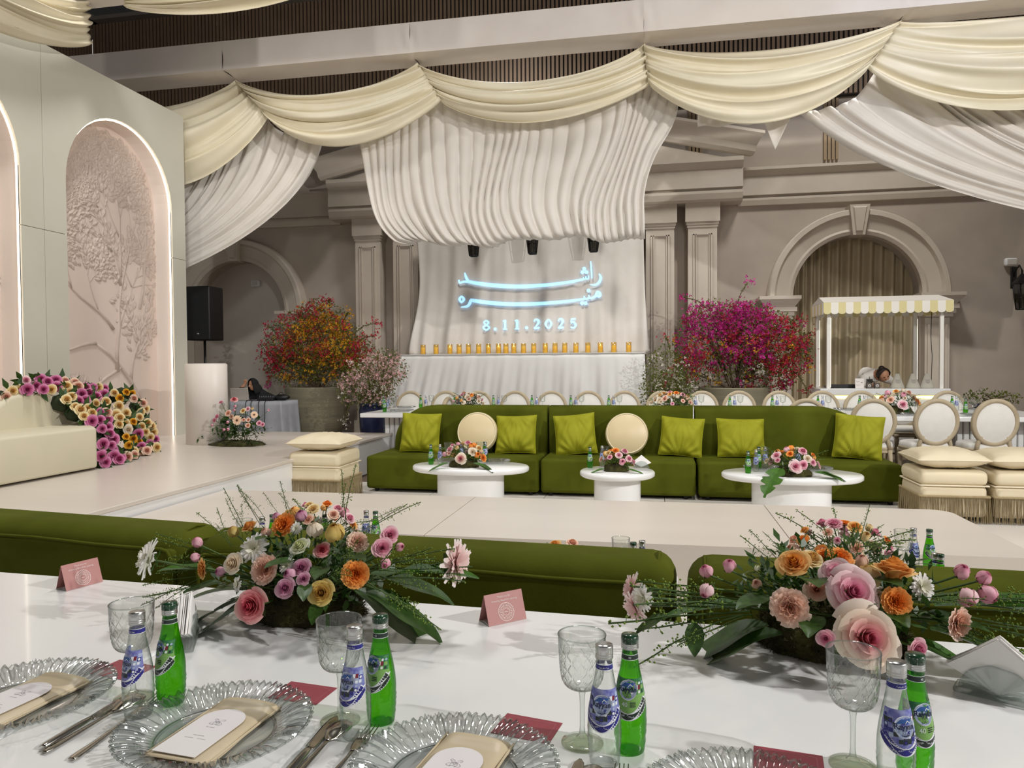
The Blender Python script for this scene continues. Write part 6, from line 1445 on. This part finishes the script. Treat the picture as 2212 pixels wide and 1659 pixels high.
def bougainvillea(label, loc, pot, blobs, zones, seed, nl=5200, nf=2600, whips=(), pname='potted_bougainvillea', fs=.027, ls=.036):
    R = random.Random(seed); t = thing(pname, label, 'plant', loc)
    if pot == 'stone':
        p = MB().lathe([(0, .0), (.40, 0), (.47, .05), (.55, .35), (.595, .75), (.60, .98), (.60, 1.0), (.555, 1.0), (.54, .9), (0, .88)], 56, rf=lambda a, z: 1+.003*math.sin(z*190)).build('pot', POTM, t)
        MB().lathe([(.545, .90), (.3, .93), (0, .94)], 24, rf=lambda a, z: 1).build('soil', SOIL, t)
        top = .92
    else:
        p = MB().lathe([(0, 0), (.17, 0), (.19, .02), (.235, .3), (.25, .6), (.23, .72), (.25, .75), (.22, .75), (.20, .68), (0, .66)], 40).build('pot', BLUEP, t); MB().lathe([(.205, .68), (0, .71)], 20).build('soil', SOIL, t); top = .7
    br = MB()
    for c, r in blobs:
        for k in range(3):
            e = Vector(c)+Vector((R.uniform(-.5, .5)*r[0], R.uniform(-.4, .4)*r[1], R.uniform(-.2, .6)*r[2])); s0 = Vector((R.uniform(-.10, .10), R.uniform(-.05, .05), top))
            m_ = s0.lerp(e, .45)+Vector((R.uniform(-.1, .1), 0, .06)); br.tube(bez(tuple(s0), tuple(m_), tuple(e), n=6), lambda q: .022*(1-.7*q), 5)
    lf = MB(); bb = {}
    P = crown(blobs, R, nl)
    for p_, d in P:
        if p_.z < top+.02 and abs(p_.x) < .5 and R.random() < .7: continue
        a = (d+Vector((R.gauss(0, .7), R.gauss(0, .7), R.gauss(0, .7)))).normalized(); w_ = a.orthogonal().normalized(); w_ = (w_*math.cos(R.uniform(0, 6))+a.cross(w_)*math.sin(R.uniform(0, 6)))
        l = ls*R.uniform(.7, 1.3); lf.add([p_, p_+a*l*.5+w_*l*.32, p_+a*l, p_+a*l*.5-w_*l*.32], [(0, 1, 2, 3)])
    for w0, w1, col in whips:
        pts = spline([w0, tuple((Vector(w0)+Vector(w1))/2+Vector((0, 0, .06))), w1], 6); br.tube(pts, .006, 4)
        for q in pts[3:]:
            for k in range(4):
                a = Vector((R.gauss(0, 1), R.gauss(0, 1), R.gauss(0, 1))).normalized(); w_ = a.orthogonal().normalized(); l = ls; lf.add([q, q+a*l*.5+w_*l*.3, q+a*l, q+a*l*.5-w_*l*.3], [(0, 1, 2, 3)])
        for k in range(14): P.append((Vector(w1)+Vector((R.gauss(0, .06), R.gauss(0, .05), R.gauss(0, .05))), Vector((0, -1, .3)))) if col is None else bb.setdefault(col, []).append(Vector(w1)+Vector((R.gauss(0, .06), R.gauss(0, .05), R.gauss(0, .05))))
    Q = crown(blobs, R, nf//6)
    for p_, d in Q:
        if d.z < -.75: continue
        col = zones(p_, R)
        if not col: continue
        for k in range(R.randrange(4, 9)): bb.setdefault(col, []).append(p_+Vector((R.gauss(0, .05), R.gauss(0, .05), R.gauss(0, .045))))
    br.build('branches', BRK, t, kind='stuff'); lf.build('foliage', BLF, t, kind='stuff')
    for col, pts in bb.items():
        b = MB()
        for q in pts:
            a0 = Vector((R.gauss(0, .6), R.gauss(-.6, .6), R.gauss(.3, .6))).normalized(); x = a0.orthogonal().normalized(); y = a0.cross(x); s = fs*R.uniform(.7, 1.25)
            for k in range(3):
                th = 2.09*k; v = x*math.cos(th)+y*math.sin(th); w_ = a0.cross(v)
                b.add([q, q+v*s*.6+w_*s*.5+a0*s*.45, q+v*s*1.05+a0*s*.7, q+v*s*.6-w_*s*.5+a0*s*.45], [(0, 1, 2, 3)])
        b.build(col+'_blossoms' if col not in ('palepk', 'whitep') else 'pale_blossoms', BRM[col], t, kind='stuff')
    return t
def zL(p, R):
    r = R.random()
    if p.z > 2.35 and p.x < .2: return 'yellow' if r < .35 else 'red'
    if p.x < -.55: return 'red' if r < .5 else 'crimson' if r < .75 else None if r < .9 else 'yellow'
    if p.x > .85: return 'red' if r < .6 else None
    if p.z < 1.45: return 'yellow' if r < .25 else 'orange' if r < .35 else None
    if p.x > -.1: return 'yellow' if r < .5 else 'red' if r < .68 else 'orange' if r < .75 else None
    return 'red' if r < .35 else 'yellow' if r < .55 else 'orange' if r < .65 else None
lx = at(684, 900, Y=13.6).x
bougainvillea('large bougainvillea with red and yellow blossom in a wide concrete pot', (lx, 13.6, 0), 'stone',
              [((-.15, 0, 1.9), (.85, .6, .62)), ((.25, -.05, 1.75), (.85, .6, .6)), ((-.55, -.05, 1.6), (.55, .5, .45)), ((.1, 0, 2.3), (.5, .4, .42)), ((.75, -.1, 1.6), (.5, .45, .4)), ((-.45, -.1, 1.3), (.5, .4, .3)), ((.35, -.1, 1.32), (.55, .4, .3))],
              zL, 71, 11000, 6400, [((.8, -.1, 2.0), (1.32, -.15, 2.22), 'red'), ((.85, -.1, 1.8), (1.3, -.15, 1.98), 'red'), ((-.8, 0, 2.0), (-1.02, 0, 2.2), 'red'), ((.3, 0, 2.5), (.32, 0, 2.72), 'red'), ((.6, 0, 2.3), (.72, 0, 2.42), 'yellow'), ((-.9, -.1, 1.2), (-1.0, -.1, 1.05), 'magenta')])
def zR(p, R):
    r = R.random()
    if p.x > .55: return 'red' if r < .55 else 'crimson' if r < .7 else 'yellow' if r < .78 else 'magenta' if r < .88 else None
    if p.z > 1.9: return 'magenta' if r < .6 else 'hotpink' if r < .78 else 'crimson' if r < .88 else None
    if p.z < 1.35: return 'crimson' if r < .25 else 'yellow' if r < .33 else 'magenta' if r < .45 else 'whitep' if r < .5 else None
    return 'magenta' if r < .36 else 'red' if r < .6 else 'yellow' if r < .67 else 'hotpink' if r < .76 else 'orange' if r < .8 else None
bougainvillea('large bougainvillea with magenta and red blossom in a wide concrete pot', (1.32, 13.2, 0), 'stone',
              [((-.25, 0, 1.75), (.75, .6, .65)), ((.35, -.05, 1.75), (.75, .6, .6)), ((-.35, 0, 2.1), (.5, .4, .4)), ((.75, -.05, 1.6), (.5, .45, .55)), ((.2, 0, 2.05), (.5, .4, .4)), ((.55, -.1, 1.2), (.45, .4, .35)), ((-.6, -.05, 1.3), (.4, .35, .35))],
              zR, 72, 9500, 8600, [((0, 0, 2.3), (.22, 0, 2.78), 'hotpink'), ((-.4, 0, 2.3), (-.82, 0, 2.55), 'magenta'), ((.1, 0, 2.3), (.05, 0, 2.45), 'magenta'), ((.9, 0, 2.0), (1.1, 0, 2.15), 'red'), ((.9, -.1, 1.3), (1.15, -.15, .95), 'red'), ((1.0, -.1, 1.7), (1.22, -.1, 1.9), 'red')])
bougainvillea('bushy plant with pale pink blossom in a dark blue glazed pot', (at(806, 900, Y=12.35).x, 12.35, 0), 'blue', [((.0, 0, 1.2), (.45, .35, .42)), ((.25, -.05, 1.35), (.38, .3, .35)), ((-.2, -.1, 1.0), (.4, .3, .35)), ((.1, -.1, .85), (.32, .25, .25))],
              lambda p, R: 'palepk' if R.random() < .55 else 'whitep' if R.random() < .5 else None, 73, 3600, 1700, [((-.3, -.2, .8), (-.42, -.25, .45), 'whitep')], 'potted_shrub', .026, .035)
bougainvillea('sparse shrub with small white flowers in a blue pot beside the white wall cloth', (.14, 12.42, 0), 'blue', [((.0, 0, 1.25), (.34, .3, .45)), ((.2, -.05, 1.0), (.35, .3, .35)), ((-.1, -.1, .95), (.3, .3, .3))],
              lambda p, R: 'whitep' if R.random() < .3 else 'crimson' if R.random() < .12 else None, 74, 3000, 700, [((.1, 0, 1.5), (.02, 0, 1.85), 'red')], 'potted_shrub', .022, .035)

# ================================================================== awning cart
ct = thing('awning_cart', 'white cart with a scalloped striped awning and lit counter front', 'cart', (2.62, 12.3, 0)); W = 1.70; D = .75
MB().rbox(-.10, W+.06, -.04, D, .90, 1.0, .008).build('counter', WHITE, ct)
bd_ = MB().rbox(.0, W, .05, D-.05, .0, .90, .01).build('body', WHITE, ct)
for k in range(3): MB().rbox(.06+k*.55, .06+k*.55+.47, .03, .055, .845, .885, .004).build('light_strip', emis('cart_led', '#fff0a8', 3.2), bd_)
for k in range(3): MB().rbox(.03, W-.03, .02, .05, .52-.22*k, .70-.22*k, .01).build('front_board', WHITE, bd_)
POST = mat('cart_post', '#eeeae2', .4)
posts = []
for x, y in ((.035, 0.05), (W-.045, .05), (-.0, D-.08), (W-.22, D-.08)): posts.append(MB().rbox(x-.028, x+.028, y-.028, y+.028, 1.0, 2.2, .006).build('post', POST, ct))
for i, (x, y) in enumerate(((.035, .05), (-.0, D-.08), (W-.22, D-.08))): MB().box(x+.029, x+.033, y-.02, y+.02, 1.02, 2.1).build('light_strip', emis('post_led', '#fff4dc', 3), posts[(0, 2, 3)[i]])
aw = MB(); z0, z1 = 2.33, 2.44
aw.add([(-.08, -.14, z0), (W+.05, -.14, z0), (W-.02, D*.35, z1), (-.16+.1, D*.35, z1), (W+.05, D+.05, z0), (-.08, D+.05, z0)], [(0, 1, 2, 3), (3, 2, 4, 5), (0, 3, 5), (1, 4, 2)], smooth=False)
aw.build('awning_roof', mat('awning_white', '#c9c3ba', .7), ct, thick=.012)
AWY = mat('awning_cream', '#dcd09a', .7); AWW = mat('awning_stripe', '#ece8de', .7)
def scal(n, fx, fy, dx, dy, start=0):
    for k in range(n):
        out = [(0, 0), (1, 0)]+[(.5+.5*math.cos(a*PI/8), -.80-.20*math.sin(a*PI/8)) for a in range(9)]
        b = MB(); vs = [(fx+dx*(k+x), fy+dy*(k+x), z0+.18*z) for x, z in out]; off = Vector((dy, -dx, 0)).normalized()*.006; n_ = len(vs)
        b.add([Vector(v) for v in vs]+[Vector(v)+off for v in vs], [tuple(range(n_)), tuple(range(2*n_-1, n_-1, -1))]+[(i, i+n_, (i+1) % n_+n_, (i+1) % n_) for i in range(n_)], smooth=False)
        b.build('scallop', (AWY, AWW)[(k+start) % 2], ct)
w_ = (W+.13)/17
scal(17, -.08, -.14, w_, 0); scal(17, -.08, D+.05, w_, 0); scal(8, -.08, -.14, 0, (D+.19)/8, 1); scal(8, W+.05, -.14, 0, (D+.19)/8, 1)
MB().tube([(W-.10, .3, 2.2), (W-.11, .3, 1.8), (W-.09, .3, 1.5), (W-.10, .3, 1.02)], .005, 5).build('cable', BLACK, ct)
KZ = 1.001
def on_cart(px, Y=12.42): return at(px, 840, Y=Y).x
fr = thing('menu_sign', 'small white framed menu sign standing on the cart counter', 'sign', (on_cart(1857), 12.42, KZ)); MB().rbox(-.065, .065, -.006, .006, 0, .155, .003, M=TR(rot=(-.1, 0, 0))).build('panel', mat('sign_white', '#e6e0dc', .5), fr)
for q in ((.02, .045, .085, .095), (-.05, .0, .10, .103), (-.05, .01, .05, .053)): MB().rbox(q[0], q[1], -.0095, -.006, q[2], q[3], .001, 1, M=TR(rot=(-.1, 0, 0))).build('print', mat('sign_ink', '#8a5a58', .6), fr)
for px in (1876, 1893):
    bx_ = thing('gift_box', 'small grey box with a round white sticker '+('below the wire crown ornament' if px == 1876 else 'beside the bending person'), 'box', (on_cart(px), 12.40, KZ), 0, 'grey sticker boxes on the cart')
    MB().rbox(-.038, .038, -.035, .035, 0, .088, .003).build('box', mat('grey_box', '#5e5650', .7), bx_); s_ = MB().lathe([(.022, 0), (.022, .0015), (0, .0015)], 24, M=TR((0, -.035, .042), (PI/2, 0, 0))).build('sticker', mat('sticker', '#e4dfd8', .5), bx_); MB().lathe([(.012, 0), (.012, .0008), (0, .0008)], 16, M=TR((0, -.0366, .042), (PI/2, 0, 0))).build('emblem', mat('sticker_ink', '#8a847c', .6), s_)
orn = thing('wire_ornament', 'small dark wire crown ornament behind the grey boxes', 'ornament', (on_cart(1878, 12.55), 12.55, KZ))
o_ = MB()
for k in range(5): o_.tube([(.05*math.cos(a*PI/12), .03*math.sin(a*PI/12), .09+.012*k) for a in range(25)], .004, 4)
o_.build('rings', BLK, orn); MB().tube([(0, 0, .14), (0, 0, .18)], .004, 4).lathe([(.045, 0), (.04, .09)], 12).build('stand', BLK, orn)
GEO_CO = ([], [])
for sx in (-1, 1):
    for q in (bez((0, -.02), (.03, -.03), (.045, -.005), (.02, .0), 10), bez((.005, .012), (.03, .035), (.045, .015), (.018, .008), 10), bez((0, -.005), (-.03, .005), (.03, .03), (.01, -.02), 10), [(-.02, -.033), (.02, -.033)]):
        vs_, fs_ = stroke_geo([(x*sx, y) for x, y in q], .0045); k_ = len(GEO_CO[0]); GEO_CO[0].extend(vs_); GEO_CO[1].extend([tuple(i_+k_ for i_ in f_) for f_ in fs_])
for i, px in enumerate((1938, 1972, 2002)):
    c_ = thing('paper_cone', 'white truncated paper cone with a grey monogram '+('nearest the bending person' if i == 0 else 'in the middle of three' if i == 1 else 'by the cart post'), 'cone', (on_cart(px, 12.40), 12.40, KZ), 0, 'white cones on the cart')
    MB().lathe([(.10, 0), (.104, .02), (.028, .225), (0, .226)], 4 if False else 28, M=TR(sc=(1, .55, 1)), smooth=True).build('shell', mat('cone_paper', '#b9b5a8', .7), c_)
    b = MB(); b.add([(x, -.045+.02*((z-.1)/.1)*.9-.014, .115+z) for x, z in GEO_CO[0]], GEO_CO[1])
    b.v = [(x, -.55*(.104-(z-.02)*.3707)*math.sqrt(max(0, 1-(x/(.104-(z-.02)*.3707))**2))-.0015, z) for x, y, z in b.v]; b.build('monogram', mat('cone_ink', '#8e8a84', .7), c_)
tr_ = thing('black_tray', 'low black tray edge behind the cart counter front', 'tray', (on_cart(1815, 12.7), 12.7, KZ)); MB().rbox(-.22, .22, -.12, .12, 0, .035, .005).build('tray', BLACK, tr_); MB().rbox(-.22, .22, -.125, -.115, .03, .06, .003).build('lip', BLACK, tr_)
# person bending behind the cart
hp = at(1908, 808, Y=13.10); P2 = thing('person', 'person in a white shirt bending forward over the back of the cart', 'person', (hp.x-.12, 13.45, 0))
o0 = Vector((hp.x-.12, 13.45, 0)); c2 = Vector(hp)-o0; F2 = Vector((.35, -.65, -.75)).normalized(); U2 = (Vector((.15, -.75, .65))-F2*Vector((.15, -.75, .65)).dot(F2)).normalized(); S2 = F2.cross(U2).normalized()
parts = [('s', c2, (.085, .09, .098)), ('s', c2+F2*.045-U2*.045, (.055, .055, .06)), ('s', c2+F2*.105, (.014, .016, .018)), ('t', [c2-U2*.07, c2+Vector((-.05, .12, -.05))], [.05, .06]),
         ('t', [c2+Vector((-.07, .10, -.03)), c2+Vector((-.16, .30, -.02)), (-.05, .30, .92), (0, .12, .82)], [.10, .15, .16, .16]), ('t', [c2+Vector((-.27, .12, -.05)), c2+Vector((-.08, .15, -.0)), c2+Vector((.14, .14, -.10))], [.07, .10, .07]),
         ('t', [c2+Vector((-.27, .12, -.05)), c2+Vector((-.30, -.02, -.16)), c2+Vector((-.16, -.18, -.175))], [.065, .05, .035]), ('t', [c2+Vector((.14, .14, -.10)), c2+Vector((.18, -.02, -.17)), c2+Vector((.10, -.16, -.175))], [.065, .05, .035]),
         ('t', [(-.09, .15, .88), (-.1, .1, .48), (-.1, .14, .06)], [.12, .075, .05]), ('t', [(.09, .15, .88), (.1, .1, .48), (.1, .14, .06)], [.12, .075, .05]), ('t', [(-.1, .14, .05), (-.1, -.05, .035)], [.05, .04]), ('t', [(.1, .14, .05), (.1, -.05, .035)], [.05, .04])]
for s, b0 in ((1, c2+Vector((-.15, -.19, -.185))), (-1, c2+Vector((.09, -.17, -.185)))):
    parts.append(('s', b0+Vector((0, -.02, 0)), (.04, .045, .016)))
    for k in range(4): parts.append(('t', [b0+Vector((-.03+.02*k, -.05, 0)), b0+Vector((-.034+.0225*k, -.09, -.002)), b0+Vector((-.036+.024*k, -.118+.006*abs(k-1.5), -.012))], [.0095, .009, .007]))
    parts.append(('t', [b0+Vector((s*.035, -.01, 0)), b0+Vector((s*.058, -.04, -.004)), b0+Vector((s*.058, -.065, -.008))], [.011, .010, .008]))
def cls2(p):
    d = Vector(p)-c2
    if d.length < .15 and d.y < .09: return 1
    if d.z < -.14 and d.y < -.14 and p[2] > .6: return 1
    return 2 if p[2] < .85 else 0
obj('body', body_mesh('body', parts, .011, cls2, [SHIRT, SKIN, APR], 4), P2)
hh = MB(); hh.grid(lambda u, v: c2+(F2*-1*math.cos((u-.5)*PI*1.25)*math.cos((v-.35)*PI*.8)+S2*math.sin((u-.5)*PI*1.25)*math.cos((v-.35)*PI*.8)+U2*math.sin((v-.35)*PI*.8)*1.05)*(.101+.004*math.sin(u*60)), 40, 16); hh.sphere(c2-F2*.085+U2*.05, (.045, .045, .04), 14)
hh.build('hair', HAIR, P2, thick=.01); face_bits(c2, F2, U2, .092, P2)
# small plant peeping behind the last chairs
bougainvillea('small dark leafy plant behind the end chairs of the long table', (at(2140, 870, Y=12.6).x, 12.6, 0), 'blue', [((-.1, 0, .86), (.25, .2, .12)), ((.2, 0, .84), (.2, .2, .10))], lambda p, R: None, 75, 500, 60, (), 'potted_shrub')

# ================================================================== look-alikes told apart by their order from the stage
by = {}
for o in SC.objects:
    if o.parent is None and 'label' in o.keys(): by.setdefault((o['label'], o.get('group', '')), []).append(o)
for (lab, grp), os_ in by.items():
    if len(os_) < 2: continue
    os_.sort(key=lambda o: o.location.x)
    for k, o in enumerate(os_):
        new = lab+', '+ORD[min(k, 19)]+' from the stage'
        if len(new.split()) <= 16 and len({round(q.location.x, 2) for q in os_}) == len(os_): o['label'] = new
